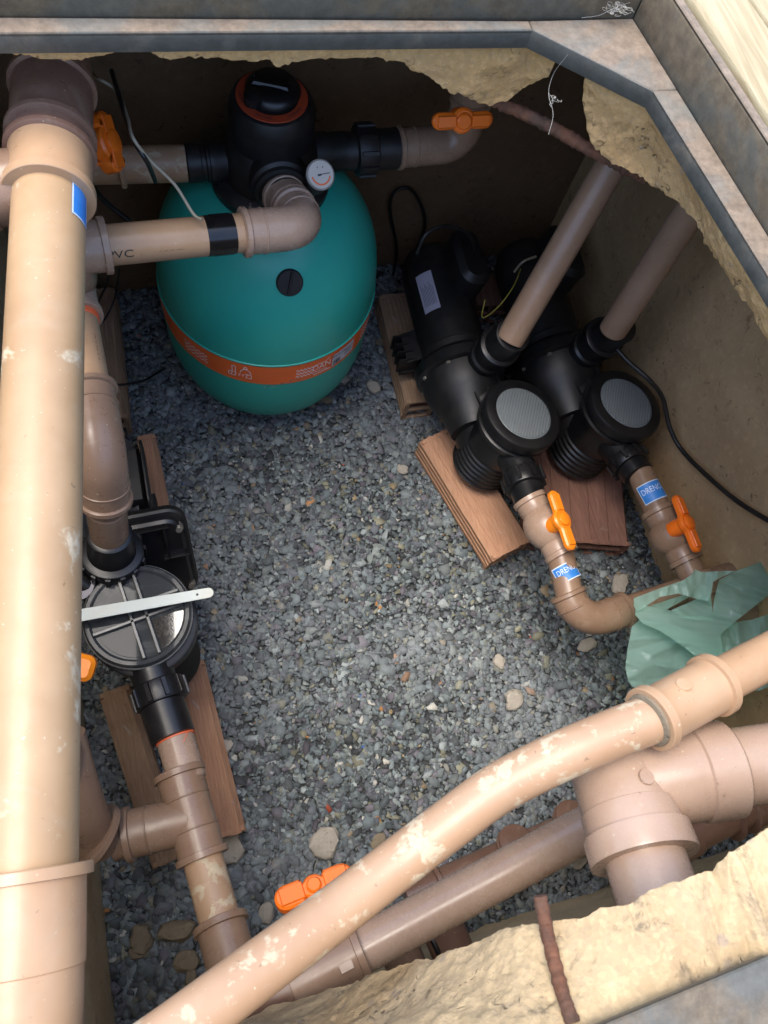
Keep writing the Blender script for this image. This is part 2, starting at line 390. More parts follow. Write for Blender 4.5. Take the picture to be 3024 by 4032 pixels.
def make_chips():
    N = 60000
    protos = []
    for k in range(16):
        n = 6; r = rng
        ang = np.sort(np.arange(n)*2*np.pi/n + r.uniform(-.35, .35, n)); rad = r.uniform(.5, 1.25, n); el = r.uniform(.45, .9)
        x = np.cos(ang)*rad; y = np.sin(ang)*rad*el; t = r.uniform(.09, .22)
        bot = np.stack([x, y, np.full(n, -t)], 1); s = r.uniform(.82, .97); sh = r.uniform(-.1, .1, 2)
        top = np.stack([x*s+sh[0], y*s+sh[1], np.full(n, t)+r.uniform(-.1, .1, n)*t*2], 1)
        protos.append(np.concatenate([bot, top]))
    tris = [(6, 7, 8), (6, 8, 9), (6, 9, 10), (6, 10, 11)]
    for k in range(6):
        k2 = (k+1) % 6; tris += [(k, k2, 6+k2), (k, 6+k2, 6+k)]
    tris = np.array(tris)
    x = rng.uniform(-.315, 1.085, N); y = rng.uniform(-.335, 1.34, N)
    keep = np.ones(N, bool)
    sz = .0079*np.exp(rng.normal(0, .38, N)); corner = np.exp(-((x+.15)**2+(y+.2)**2)/.05)
    sz *= 1+.55*corner*rng.uniform(0, 1.6, N)
    sz = np.clip(sz, .003, .021)
    pal = np.array([(.12, .145, .155), (.16, .19, .195), (.10, .11, .125), (.13, .12, .14), (.18, .205, .195), (.25, .28, .28), (.20, .195, .14), (.28, .21, .12), (.38, .37, .33), (.05, .055, .06), (.03, .10, .30), (.42, .09, .05), (.36, .17, .06)])
    pr = np.array([.22, .19, .14, .08, .12, .07, .05, .010, .016, .10, .0004, .0005, .0012]); pr /= pr.sum()
    ci = rng.choice(len(pal), N, p=pr); col = pal[ci]*rng.uniform(.55, 1.4, (N, 1))
    lay = rng.uniform(0, 1, N)
    vs = np.empty((N, 12, 3)); pi = rng.integers(0, 16, N); PR = np.array(protos)[pi]*sz[:, None, None]
    yaw = rng.uniform(0, 6.283, N); tx = rng.normal(0, .24, N); ty = rng.normal(0, .24, N)
    def rot(Pm, i, j, a):
        c, s = np.cos(a)[:, None], np.sin(a)[:, None]; A = Pm[:, :, i].copy(); B = Pm[:, :, j].copy()
        Pm[:, :, i] = A*c-B*s; Pm[:, :, j] = A*s+B*c
    rot(PR, 0, 1, yaw); rot(PR, 1, 2, tx); rot(PR, 0, 2, ty)
    zz = np.array([gz(a, b) for a, b in zip(x, y)]) + lay*.012
    PR += np.stack([x, y, zz], 1)[:, None, :]
    V3 = PR.reshape(-1, 3); T = (tris[None]+(np.arange(N)*12)[:, None, None]).reshape(-1, 3)
    me = bpy.data.meshes.new('gravel'); me.vertices.add(len(V3)); me.vertices.foreach_set('co', V3.ravel())
    me.loops.add(T.size); me.loops.foreach_set('vertex_index', T.ravel().astype(np.int32))
    me.polygons.add(len(T)); me.polygons.foreach_set('loop_start', np.arange(0, T.size, 3, dtype=np.int32)); me.update(calc_edges=True)
    ca = me.color_attributes.new('chip', 'FLOAT_COLOR', 'POINT'); cc = np.ones((N, 12, 4)); cc[:, :, :3] = col[:, None, :]
    ca.data.foreach_set('color', cc.ravel()); me.materials.append(M['chips'])
    o = bpy.data.objects.new('gravel', me); C.objects.link(o); return o
kind(make_chips(), 'stuff')

def wall(name, o, ux, uy, nrm, mat, label, nx=60, ny=50, amp=.004):
    mb = MB(); n = V(nrm)
    d = lambda p: amp*noise.noise(p*5)+amp*.5*noise.noise(p*16)+amp*.3*noise.noise(p*45)
    mb.add(*grid_sheet(o, ux, uy, nx, ny, d, n))
    a, b_, c, e = [V(o)+V(ux)*i+V(uy)*j-n*.06 for i, j in ((0, 0), (1, 0), (1, 1), (0, 1))]
    mb.add([a, b_, c, e, a-n*.08, b_-n*.08, c-n*.08, e-n*.08], [(0, 1, 2, 3), (7, 6, 5, 4), (0, 4, 5, 1), (1, 5, 6, 2), (2, 6, 7, 3), (3, 7, 4, 0)])
    return tag(mb.build(name, mat), label, 'wall')
wall('pit_wall', (1.08, 1.45, -.12), (0, -1.9, 0), (0, 0, 1.17), (-1, 0, 0), M['wall'], 'tan rendered wall with pitted patches beside the two black pumps', 110, 70, .005)
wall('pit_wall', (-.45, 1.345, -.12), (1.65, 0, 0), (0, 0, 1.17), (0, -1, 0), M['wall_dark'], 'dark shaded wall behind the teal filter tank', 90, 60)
wall('pit_wall', (-.315, -.45, -.12), (0, 1.9, 0), (0, 0, 1.17), (1, 0, 0), M['wall_pale'], 'tan wall strip at lower left between thick pipe and gravel', 100, 60)
wall('pit_wall', (1.2, -.315, -.12), (-1.65, 0, 0), (0, 0, 1.17), (0, 1, 0), M['wall_pale'], 'pale streaked wall below the broken slab edge nearest the viewer', 120, 60, .008)

# broken slab: columns of (edge under the steel, lower broken edge)
def slab_piece(cols, mat, name, label, amp=.009, rows=9, zt=1.094, seed=0, sub=6, fray=.006):
    tops = []; bots = []
    for (tu, tv, bu, bv) in cols:
        T = P(tu, tv, zt); B = near_vertical(bu, bv, T); tops.append(T); bots.append(B)
    ts = []; bs = []
    for i in range(len(tops)-1):
        for k in range(sub):
            t = k/sub; ts.append(tops[i].lerp(tops[i+1], t)); bs.append(bots[i].lerp(bots[i+1], t))
    ts.append(tops[-1]); bs.append(bots[-1])
    ctr = V((.25, .33, 0)); vs = []; n = len(ts); nr = rows+4
    for i in range(n):
        T, B = ts[i], bs[i]
        o = T-ctr; o.z = 0
        # outward is square to the edge where possible
        tg = ts[min(i+1, n-1)]-ts[max(i-1, 0)]; q = V((tg.y, -tg.x, 0)); q = q.normalized() if q.length > 1e-6 else o.normalized()
        if q.dot(o) < 0: q = -q
        jag = fray*noise.noise(V((B.x*70, B.y*70, seed)))+fray*.6*noise.noise(V((B.x*170, B.y*170, seed+3)))
        for j in range(rows+1):
            t = j/rows; p = T.lerp(B, t)
            a = amp*min(1, t*3+.15)
            dd = a*(.8*noise.noise(p*9+V((seed, 0, 0)))+.9*(noise.voronoi(p*15+V((seed, 2, 0)))[0][0]-.4)+.35*(noise.voronoi(p*42)[0][0]-.4)+.12*noise.noise(p*90)+.10*noise.noise(p*190)-.9*max(0, noise.noise(p*60+V((7, 0, 0)))-.42))
            p = p - q*dd*(1 if j < rows else .6)
            if j == rows: p = p+V((0, 0, jag))
            vs.append(p)
        zb = vs[-1].z
        vs.append(vs[-1]+q*.012+V((0, 0, .004))); vs.append(vs[-2]+q*.06+V((0, 0, .0)))
        p = B+q*.5; p.z = max(zb, 1.03); vs.append(p); p = p.copy(); p.z = 1.094; vs.append(p)
    nr = rows+5; fs = []
    for i in range(n-1):
        for j in range(nr-1): fs.append((i*nr+j, i*nr+j+1, (i+1)*nr+j+1, (i+1)*nr+j))
    for i in range(n-1): fs.append((i*nr+nr-1, i*nr, (i+1)*nr, (i+1)*nr+nr-1))
    for i in (0, n-1): fs.append(tuple(i*nr+j for j in range(nr)))
    mb = MB(); mb.add(vs, fs); return tag(mb.build(name, mat, angle=60), label, 'slab')
bk = [(-420, 150, -420, 215), (0, 150, 0, 196), (60, 150, 60, 203), (150, 151, 150, 225), (270, 152, 270, 224), (362, 153, 362, 208), (434, 153, 434, 193), (542, 154, 542, 184),
      (590, 155, 590, 193), (627, 155, 627, 223), (693, 155, 693, 235), (844, 156, 844, 223), (1000, 157, 1000, 241), (1064, 157, 1064, 239), (1077, 157, 1077, 258), (1117, 157, 1117, 264),
      (1150, 157, 1150, 243), (1263, 158, 1263, 229), (1502, 158, 1502, 223), (1592, 158, 1592, 243), (1684, 158, 1684, 303), (1776, 158, 1776, 358), (1867, 158, 1867, 395), (1941, 158, 1941, 413),
      (2014, 158, 2014, 386), (2085, 158, 2075, 340), (2120, 172, 2161, 299), (2160, 190, 2184, 248), (2205, 212, 2214, 222)]
slab_piece(bk, M['slab'], 'concrete_slab', 'broken slab edge above the filter tank with a hanging chunk at its right end', seed=1, rows=20, sub=12)
rk = [(2317, 272, 2304, 330), (2330, 282, 2295, 395), (2350, 292, 2308, 478), (2380, 306, 2327, 560), (2420, 326, 2382, 611), (2465, 349, 2455, 670), (2510, 371, 2510, 689), (2553, 393, 2584, 735),
      (2620, 480, 2676, 799), (2681, 589, 2740, 882), (2745, 695, 2786, 965), (2795, 782, 2832, 1020), (2833, 854, 2883, 1120), (2930, 990, 2959, 1228), (3024, 1133, 3024, 1342), (3200, 1400, 3160, 1600), (3500, 1850, 3420, 2020)]
slab_piece(rk, M['slab'], 'concrete_slab', 'broken yellowish concrete slab edge hanging under the steel frame on the right', amp=.012, seed=5, rows=26, sub=14)
nk = [(3700, 3445, 3700, 2990), (3400, 3569, 3400, 3110), (3024, 3725, 3024, 3270), (2916, 3770, 2916, 3338), (2876, 3787, 2876, 3365), (2840, 3802, 2815, 3447), (2747, 3840, 2747, 3474), (2577, 3911, 2577, 3521),
      (2476, 3953, 2476, 3562), (2361, 4000, 2361, 3576), (2279, 4034, 2279, 3616), (2205, 4065, 2205, 3623), (2124, 4099, 2124, 3643), (2036, 4135, 2036, 3650), (1919, 4180, 1919, 3697), (1762, 4248, 1762, 3752),
      (1644, 4297, 1644, 3776), (1566, 4330, 1566, 3791), (1488, 4362, 1488, 3831), (1401, 4398, 1401, 3854), (1307, 4437, 1307, 3893), (1198, 4482, 1198, 3925), (1057, 4541, 1057, 3964), (947, 4587, 947, 4027), (700, 4690, 700, 4110), (300, 4850, 300, 4260), (-400, 5140, -400, 4560)]
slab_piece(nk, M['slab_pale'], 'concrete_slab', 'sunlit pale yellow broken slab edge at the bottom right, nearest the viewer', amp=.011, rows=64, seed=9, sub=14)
# left part of the slab, beyond the picture, closes the roof over the pit
mb = MB(); mb.box((-.56, .35, 1.055), (.3, 1.2, .075)); mb.box((-.2, 1.43, 1.06), (1.1, .2, .06)); 
tag(mb.build('concrete_slab', M['slab']), 'concrete slab over the left side of the pit, above the thick tan pipe', 'slab')

fr = thing('steel_frame', 'weathered angle steel manhole frame with a cut corner plate round the opening', 'frame', (.15, .3, 1.1))
Zf = 1.118
cA, cB, cC = P(2097, 117, Zf), P(2575, 358, Zf), P(3024, 1078, Zf)
yb, xr = cA.y, (cB.x+cC.x)/2
nrt, nlt = P(3024, 3768, Zf), P(1900, 4236, Zf)
inner = [(-.52, P(0, 100, Zf).y), (cA.x, cA.y), (cB.x, cB.y), (cC.x, cC.y), (cC.x+.074, -.165), (nrt.x, nrt.y), (nlt.x, nlt.y), (-.52, nlt.y-.01)]
so_ = P(2492, 72, Zf); ox = so_.x; oy = so_.y
# seat (flat leg of the angle), one bar per side, mitred by butting
def bar(poly, name, mat, z0, h, bev=.0015): return MB().prism(poly, (0, 0, z0), (1, 0, 0), (0, 1, 0), h, bev).build(name, mat, fr)
yw = P(0, 26, Zf).y
bar([(-.52, inner[0][1]), (cA.x, cA.y), (cA.x, oy), (-.52, yw)], 'seat_bar', M['steel_shelf'], Zf-.006, .006)
bar([(cA.x+.001, cA.y), (cB.x, cB.y), (ox+.014, oy-.125), (ox, oy), (cA.x+.001, oy)], 'corner_plate', M['steel_shelf'], Zf-.006, .006)
bar([(cB.x, cB.y), (inner[3][0], inner[3][1]), (inner[4][0], -.165), (ox+.113, -.165), (ox+.014, oy-.126)], 'seat_bar', M['steel_shelf'], Zf-.006, .006)
bar([(inner[4][0]+.1, nrt.y+(nrt.x-inner[4][0]-.1)*-.01), nrt[:2], nlt[:2], (-.52, nlt.y-.01), (-.52, nlt.y-.06), (inner[4][0]+.1, nrt.y-.06)], 'seat_bar', M['steel_near_dim'], Zf-.006, .006)
def lip(a, b_, name='lip', h=.021):
    a, b_ = V((*a, 0)), V((*b_, 0)); d = (b_-a); n = V((d.y, -d.x, 0)).normalized()
    c = V((.25, .33, 0))
    if n.dot(c-a) < 0: n = -n
    mb = MB(); mb.prism([(0, 0), (d.length, 0), (d.length, .004), (0, .004)], a+V((0, 0, Zf-h-.001)), d, V((0, 0, 1)).cross(d), h, .0008)
    return mb.build(name, M['steel_lip'], fr)
for k in (0, 1, 2, 3): lip(inner[k], inner[k+1], h=.024)
lip(inner[5], inner[6], h=.009)
# upright leg of the angle (back and right), with a clean top edge
UZ = 1.185
bar([(-.52, yw+.001), (ox, oy+.001), (ox, oy+.006), (-.52, yw+.006)], 'upright', M['steel_dirty'], Zf-.01, UZ-Zf)
xo1 = ox+.003
bar([(ox+.001, oy), (ox+.114, -.165), (ox+.120, -.165), (ox+.007, oy)], 'upright', M['steel_dirty'], Zf-.01, UZ-Zf)
bar([(ox+.0012, oy+.008), (ox+.1142, -.165), (ox+.125, -.165), (ox+.012, oy+.008)], 'rim_strip', M['steel_shelf'], UZ-.0085, .003)

# ground outside
gm = MB()
for a, b_, c, d_ in ((-14, -14, 14, -.22), (-14, .9, 14, 14), (-14, -.22, -.6, .9), (.85, -.22, 14, .9)):
    gm.add([(a, b_, 1.10), (c, b_, 1.10), (c, d_, 1.10), (a, d_, 1.10)], [(0, 1, 2, 3)])
kind(gm.build('ground', M['ground']), 'structure')
# pine boards lying on the ground beyond the frame
bd = thing('wooden_board', 'sun bleached pale pine boards lying outside the frame at the top right corner', 'board', (.9, .6, 1.12))
for k in range(6):
    MB().box((ox+.095+.088*k, .55, 1.168-.002*(k % 2)), (.082, 1.5, .022), V((1, .113, 0)), V((-.113, 1, 0)), .003).build('board', M['board'], bd)
MB().box((ox+.25, .2, 1.135), (.5, .05, .03)).build('batten', M['board'], bd); MB().box((ox+.25, 1.0, 1.135), (.5, .05, .03)).build('batten', M['board'], bd)

# ------------------------------------------------------------------ pipe fittings
def socket(mb, p0, p1, r, lip_=.004, wall_=.005):      # sleeve with a bead at each mouth
    L = (V(p1)-V(p0)).length; R = r+wall_; B = R+lip_; w = .011
    mb.lathe(p0, V(p1)-V(p0), [(0, r), (0, B-.001), (.001, B), (w-.001, B), (w, R+.0006), (w+.002, R), (L-w-.002, R), (L-w, R+.0006), (L-w+.001, B), (L-.001, B), (L, B-.001), (L, r)], 44)
def coupling(mb, p0, p1, r, ends=(1, 1), wall_=.005, lip_=.004):
    L = (V(p1)-V(p0)).length; R = r+wall_; B = R+lip_; w = .011; pr = [(0, r)]
    pr += [(0, B-.001), (.001, B), (w-.001, B), (w, R)] if ends[0] else [(0, R-.001), (.001, R)]
    pr += [(L-w, R), (L-w+.001, B), (L-.001, B), (L, B-.001)] if ends[1] else [(L-.001, R), (L, R-.001)]
    pr += [(L, r)]; mb.lathe(p0, V(p1)-V(p0), pr, 44)
def elbow(mb, a, c, b_, r, R=None):                    # socketed elbow a -> corner c -> b
    a, b_, c = V(a), V(b_), V(c); rr = r+.005; bend = R or r*1.35
    path = fillet(a, c, b_, bend, 12); mb.tube(path, rr, 40)
    da, db = (c-a).normalized(), (c-b_).normalized()
    mb.ring(a+da*.005, da, rr+.004, .0055); mb.ring(b_+db*.005, db, rr+.004, .0055)
    mb.ring(a+da*.034, da, rr+.0014, .002, .0012); mb.ring(b_+db*.034, db, rr+.0014, .002, .0012)
def union_nut(mb, p0, p1, r, n=12):
    L = (V(p1)-V(p0)).length; a = (V(p1)-V(p0)).normalized()
    mb.lathe(p0, a, [(0, r-.006), (.002, r-.001), (.004, r), (L-.004, r), (L-.002, r-.001), (L, r-.006)], 48)
    x, y, _ = frame(a)
    for k in range(n):
        w = 2*math.pi*k/n; q = x*math.cos(w)+y*math.sin(w)
        mb.box(V(p0)+a*(L/2)+q*(r+.001), (L*.8, .008, .006), a, a.cross(q), .001)
HAND = []
def _outline(L, w, hub):
    pts = []; h = w/2
    for k in range(9): t = -math.pi/2+math.pi*k/8; pts.append((L/2-h+h*math.cos(t), h*math.sin(t)))
    pts += [(hub*1.05, h)]
    for k in range(7): t = math.pi*.2+math.pi*.6*k/6; pts.append((hub*math.cos(t), hub*math.sin(t)))
    pts += [(-hub*1.05, h)]
    for k in range(9): t = math.pi/2+math.pi*k/8; pts.append((-L/2+h+h*math.cos(t), h*math.sin(t)))
    pts += [(-hub*1.05, -h)]
    for k in range(7): t = math.pi*1.2+math.pi*.6*k/6; pts.append((hub*math.cos(t), hub*math.sin(t)))
    pts += [(hub*1.05, -h)]
    return pts
def handle(parent, c, along, up_, mat, L=.115, w=.026, hub=.022, th=.014, stem=.02):
    along = V(along).normalized(); u = V(up_); u = (u-along*u.dot(along)).normalized(); y = u.cross(along)
    mb = MB(); mb.prism(_outline(L, w, hub), V(c), along, y, th, .0035)
    for s in (-1, 1): mb.prism([(s*x*.86+s*0, yy*.7) for x, yy in [(.26*L-.012, -w/2), (.5*L, -w/2), (.5*L, w/2), (.26*L-.012, w/2)]], V(c)+u*(th-.001), along, y, .004, .0018)
    mb.lathe(V(c)-u*stem, u, [(0, hub*.75), (stem, hub*.8), (stem+th+.004, hub*.62), (stem+th+.006, hub*.5)], 28)
    return mb.build('handle', mat, parent)
def valve_body(name, p0, p1, r, mat, parent):
    L = (V(p1)-V(p0)).length; a = V(p1)-V(p0); q = r+.005; mb = MB()
    mb.lathe(p0, a, [(0, r), (0, q+.003), (.010, q+.0035), (.012, q), (.03, q), (.034, q-.002), (L*.32, q+.006), (L*.42, q+.011), (L*.5, q+.012), (L*.58, q+.011), (L*.68, q+.006), (L-.034, q-.002), (L-.03, q), (L-.012, q), (L-.010, q+.0035), (L, q+.003), (L, r)], 44)
    return mb.build(name, mat, parent)
def sticker(parent, c, axis, out, r, w, h, text, size, mat=None):
    mb = MB(); patch(mb, c, axis, out, r, w, h, .0006); s = mb.build('sticker', mat or M['blue'], parent)
    b2 = MB()
    for (x0, x1, y0, y1) in ((-w/2, w/2, h/2-.0022, h/2), (-w/2, w/2, -h/2, -h/2+.0022), (-w/2, -w/2+.0022, -h/2, h/2), (w/2-.0022, w/2, -h/2, h/2)):
        n = 8; pts = [(x, y0+(y1-y0)*k/n) for k in range(n+1) for x in (x0, x1)]
        b2.add(on_pipe(c, axis, out, r+.0009, pts), [(2*k, 2*k+1, 2*k+3, 2*k+2) for k in range(n)])
    return s, b2
def put_text(mb, c, axis, out, r, text, size, dx=0, dy=0, rot90=False, off=.0011, sx=1):
    vs, fs = text_verts(text, size)
    pts = [((x*sx+dx), (y+dy)) for x, y in vs]
    if rot90: pts = [(-y-dy+dx*0, x*sx+dx) for x, y in vs]
    mb.add(on_pipe(c, axis, out, r+off, pts), fs)

r60 = .030
# ------------------------------------------------------------------ filter tank with multiport valve
TC = V((.222, 1.09, 0))
TP = [(.012, .12), (.022, .152), (.04, .178), (.07, .201), (.11, .219), (.16, .2305), (.22, .235), (.28, .2355), (.35, .2355), (.42, .231), (.48, .219), (.53, .197), (.575, .165), (.605, .125), (.625, .09), (.632, .06)]
def dense(prof, n=6):
    pts = smooth([V((z, r, 0)) for z, r in prof], n); return [(p.x, p.y) for p in pts]
TPd = dense(TP)
def tr(z):
    for (a, ra), (b_, rb) in zip(TPd, TPd[1:]):
        if a <= z <= b_: return ra+(rb-ra)*(z-a)/(b_-a+1e-9)
    return .1
tank = thing('filter_tank', 'round teal sand filter tank with an orange printed band and black multiport valve on top', 'filter tank', (TC.x, TC.y, 0))
MB().lathe(TC, (0, 0, 1), TPd, 72).build('tank_shell', M['tank'], tank)
MB().lathe(TC, (0, 0, 1), [(-.01, .135), (.012, .14), (.02, .13)], 48).build('base_ring', M['black'], tank)
B0, B1 = .274, .343
def tp(phi, z, off=.0): r = tr(z)+off; return V((TC.x+r*math.sin(phi), TC.y-r*math.cos(phi), z))
mb = MB(); n = 96; vs = []; ks = 6
for i in range(n):
    for j in range(ks+1): vs.append(tp(2*math.pi*i/n, B0+(B1-B0)*j/ks, .0012))
mb.add(vs, [(i*(ks+1)+j, ((i+1) % n)*(ks+1)+j, ((i+1) % n)*(ks+1)+j+1, i*(ks+1)+j+1) for i in range(n) for j in range(ks)])
for zz in (B1+.0035, ):
    ring = [tp(2*math.pi*i/n, zz, .001) for i in range(n+1)]
band = mb.build('band', M['band'], tank)
mb = MB(); mb.tube([tp(2*math.pi*i/n, B1+.004, .0006) for i in range(n+1)], .0022, 8, False); mb.build('seam_bead', M['tank'], tank)
def band_pts(pts, off=.0022): return [tp(a/.232, (B0+B1)/2+h*1.4, off) for a, h in pts]
pm = MB()
def waves(phi0, phi1, rows_, amp=.0022):
    for rr in range(rows_):
        hh = (rr-(rows_-1)/2)*.0085
        N = 40; pts = []
        for k in range(N+1):
            a = (phi0+(phi1-phi0)*k/N)*.232; w = amp*math.sin(k/N*5*2*math.pi)
            pts += [(a, hh+w-.0015), (a, hh+w+.0015)]
        pm.add(band_pts(pts), [(2*k, 2*k+2, 2*k+3, 2*k+1) for k in range(N)])
waves(R_(-58), R_(-43), 3); waves(R_(4), R_(14), 3); waves(R_(48), R_(58), 4); waves(R_(-95), R_(-78), 3); waves(R_(95), R_(110), 3)
def stroke(pts, w=.0018):
    for (a, h), (b_, g) in zip(pts, pts[1:]):
        d = _n([b_-a, g-h]); nx_, ny_ = -d[1]*w/2, d[0]*w/2
        pm.add(band_pts([(a+nx_, h+ny_), (a-nx_, h-ny_), (b_-nx_, g-ny_), (b_+nx_, g+ny_)]), [(0, 1, 2, 3)])
c0 = R_(-25)*.232     # little filter-and-pump pictogram
stroke([(c0-.024, -.012), (c0+.024, -.012), (c0+.024, -.002), (c0-.024, -.002), (c0-.024, -.012)])
stroke([(c0-.016, -.002), (c0-.016, .015), (c0-.009, .015), (c0-.009, -.002)])
stroke([(c0+.012+.011*math.cos(t), .001+.011*math.sin(t)) for t in [math.pi*k/8 for k in range(9)]]); stroke([(c0+.008, .013), (c0+.016, .013), (c0+.014, .018), (c0+.010, .018), (c0+.008, .013)])
for k in range(5): stroke([(c0-.018+k*.008, -.010), (c0-.018+k*.008, -.004), (c0-.014+k*.008, -.004)], .0016)
vs, fs = text_verts('DAN', .021); d0 = R_(19.5)*.232
pm.add(band_pts([(x+d0-.004, y+.002) for x, y in vs]), fs)
stroke([(d0-.022, .011), (d0+.004, .011), (d0+.014, .017)], .0016); stroke([(d0-.022, -.009), (d0+.004, -.009), (d0+.014, -.015)], .0016); stroke([(d0-.022, -.016), (d0+.02, -.016)], .0026)
kind(pm.build('band_print', M['print'], band), 'stuff')
lb = MB(); l0 = R_(25)*.232; l1 = R_(40.5)*.232; pts = []
for k in range(15):
    a = l0+(l1-l0)*k/14; pts += [(a, -.016+.004*k/14), (a, .016+.004*k/14)]
lb.add(band_pts(pts, .003), [(2*k, 2*k+2, 2*k+3, 2*k+1) for k in range(14)]); lab = lb.build('paper_label', M['paper'], tank)
lp_ = MB()
for k, wd in enumerate([1, 2, 1, 1, 3, 1, 2, 1, 2, 1]):
    a = l0+.003+k*.0021; lp_.add(band_pts([(a, -.013), (a+.0006*wd, -.013), (a+.0006*wd, .001), (a, .001)], .0036), [(0, 1, 2, 3)])
vs, fs = text_verts('DANCOR', .0085); lp_.add(band_pts([(x+l0+.019, y+.0105) for x, y in vs], .0036), fs)
for k in range(4):
    lp_.add(band_pts([(l0+.034, .009-k*.0045), (l1-.004-.004*(k % 2), .010-k*.0045), (l1-.004-.004*(k % 2), .0112-k*.0045), (l0+.034, .0102-k*.0045)], .0036), [(0, 1, 2, 3)])
lp_.build('label_print', M['ink'], lab)
# loose strip of clear tape hanging off the band
m, nt, b = newmat('clear_tape'); b.inputs['Base Color'].default_value = (.8, .72, .7, 1); b.inputs['Alpha'].default_value = .45; b.inputs['Roughness'].default_value = .12; b.inputs['Coat Weight'].default_value = .6
M['cleartape'] = m
tpp = MB(); vs = []
for k in range(13):
    t = k/12; phi = R_(-13+19*t); z = B0-.004+.034*t
    for s in (-1, 1): vs.append(tp(phi, z+s*(.005-.002*t), .004+.004*abs(math.sin(k*1.9))+(.003 if s > 0 else 0)*(k % 3)))
tpp.add(vs, [(2*k, 2*k+2, 2*k+3, 2*k+1) for k in range(12)]); tpp.build('tape_scrap', M['cleartape'], tank)
# sight plug
def hit_tank(u, v):
    d = _n(_ray(u, v)); best = None
    for k in range(3000):
        t = .9+k*.0004; p = np.array([0, 0, H])+d*t
        if .02 < p[2] < .63 and math.hypot(p[0]-TC.x, p[1]-TC.y) <= tr(p[2]): return V(p)
    return V((TC.x, TC.y-.2, .4))
hp = hit_tank(1140, 1112); rad = V((hp.x-TC.x, hp.y-TC.y, 0)).normalized(); sl_ = (tr(hp.z+.01)-tr(hp.z-.01))/.02
nn = (rad-V((0, 0, 1))*sl_).normalized()
plug = MB().lathe(hp-nn*.006, nn, [(0, .026), (.010, .0255), (.012, .0235), (.012, 0)], 40).build('drain_plug', M['black'], tank)
x, y, a = frame(nn); cam_x = V(right); ax_ = (y*.9+x*.25).normalized()
MB().box(hp+nn*.0075, (.042, .005, .005), ax_, nn.cross(ax_), .0008).build('plug_grip', M['black_gloss'], plug)
# valve
VZ = TC+V((0, 0, .62))
MB().lathe(TC, (0, 0, 1), [(.612, .10), (.622, .110), (.640, .112), (.646, .106), (.652, .090), (.68, .088), (.705, .082), (.725, .068)], 56).build('valve_body', M['black'], tank)
head = MB().lathe(TC, (0, 0, 1), [(.715, .068), (.735, .074), (.77, .074), (.785, .072), (.798, .065), (.800, .060), (.800, 0)], 56).build('valve_head', M['black'], tank)
vs = []; n = 56; mbk = MB()
MB().lathe(TC, (0, 0, 1), [(.8005, .044), (.8022, .0445), (.8022, .0595), (.8005, .060)], 56, cap=False).build('dial_ring', M['dark_band'], head)
dt = MB(); words = ['FILTRAR', 'LAVAR', 'FECHAR', 'DRENAR']
for k, wd in enumerate(words):
    vs, fs = text_verts(wd, .008); a0 = R_(-150+62*k)
    pts = []
    for x_, y_ in vs:
        aa = a0 + x_/.052; rr = .052-y_
        pts.append(TC+V((math.sin(aa)*rr, -math.cos(aa)*rr, .8028)))
    # text reads from outside the ring
    dt.add(pts, fs)
kind(dt.build('dial_lettering', M['ink'], head), 'stuff')
hb = MB(); hb.lathe(TC+V((.004, .012, 0)), (0, 0, 1), [(.798, .047), (.806, .046), (.814, .038), (.817, .02), (.818, 0)], 40); hb.box(TC+V((.0, .010, .816)), (.062, .020, .008), V((1, -.35, 0)), V((.35, 1, 0)), .005); hb.lathe(TC+V((-.033, -.012, 0)), (0, 0, 1), [(.800, .017), (.816, .016), (.820, .010), (.821, 0)], 24)
hb.build('selector_handle', M['black_gloss'], head)
for k in range(8):
    w = 2*math.pi*(k+.3)/8; q = TC+V((.100*math.cos(w), .100*math.sin(w), .641)); MB().lathe(q, (0, 0, 1), [(0, .006), (.007, .006), (.0075, .0035), (.012, .0033), (.0125, 0)], 6).build('bolt', M['steel_bolt'], tank)
# ports
pz = .700
MB().lathe(V((TC.x-.05, TC.y, .67)), (-1, 0, 0), [(0, .036), (.045, .034), (.050, .037), (.060, .037), (.063, .031), (.098, .031), (.10, .028)], 40).build('left_port', M['black'], tank)
mb = MB(); mb.lathe(V((TC.x+.05, TC.y, .675)), (1, 0, 0), [(0, .036), (.05, .036), (.055, .034), (.085, .034), (.09, .034)], 40); mb.build('right_port', M['black'], tank)
MB().lathe(V((TC.x+.09, TC.y, .675)), (1, 0, 0), [(0, .030), (.0, .034), (.045, .034), (.048, .030)], 40).build('clear_collar', plastic('grey_collar', (.06, .062, .055), .3, .1), tank)
mb = MB(); q0 = V((TC.x+.138, TC.y, .675)); mb.lathe(q0, (1, 0, 0), [(0, .033), (.04, .034), (.042, .036), (.10, .036), (.102, .033)], 40); union_nut(mb, q0+V((.018, 0, 0)), q0+V((.058, 0, 0)), .044, 10); mb.build('union_nut', M['black'], tank)
mb = MB(); mb.lathe(V((TC.x, TC.y-.04, .69)), (0, -1, .05), [(0, .052), (.045, .051), (.05, .046), (.058, .046), (.06, .040), (.075, .038)], 44); mb.build('front_port', M['black'], tank)
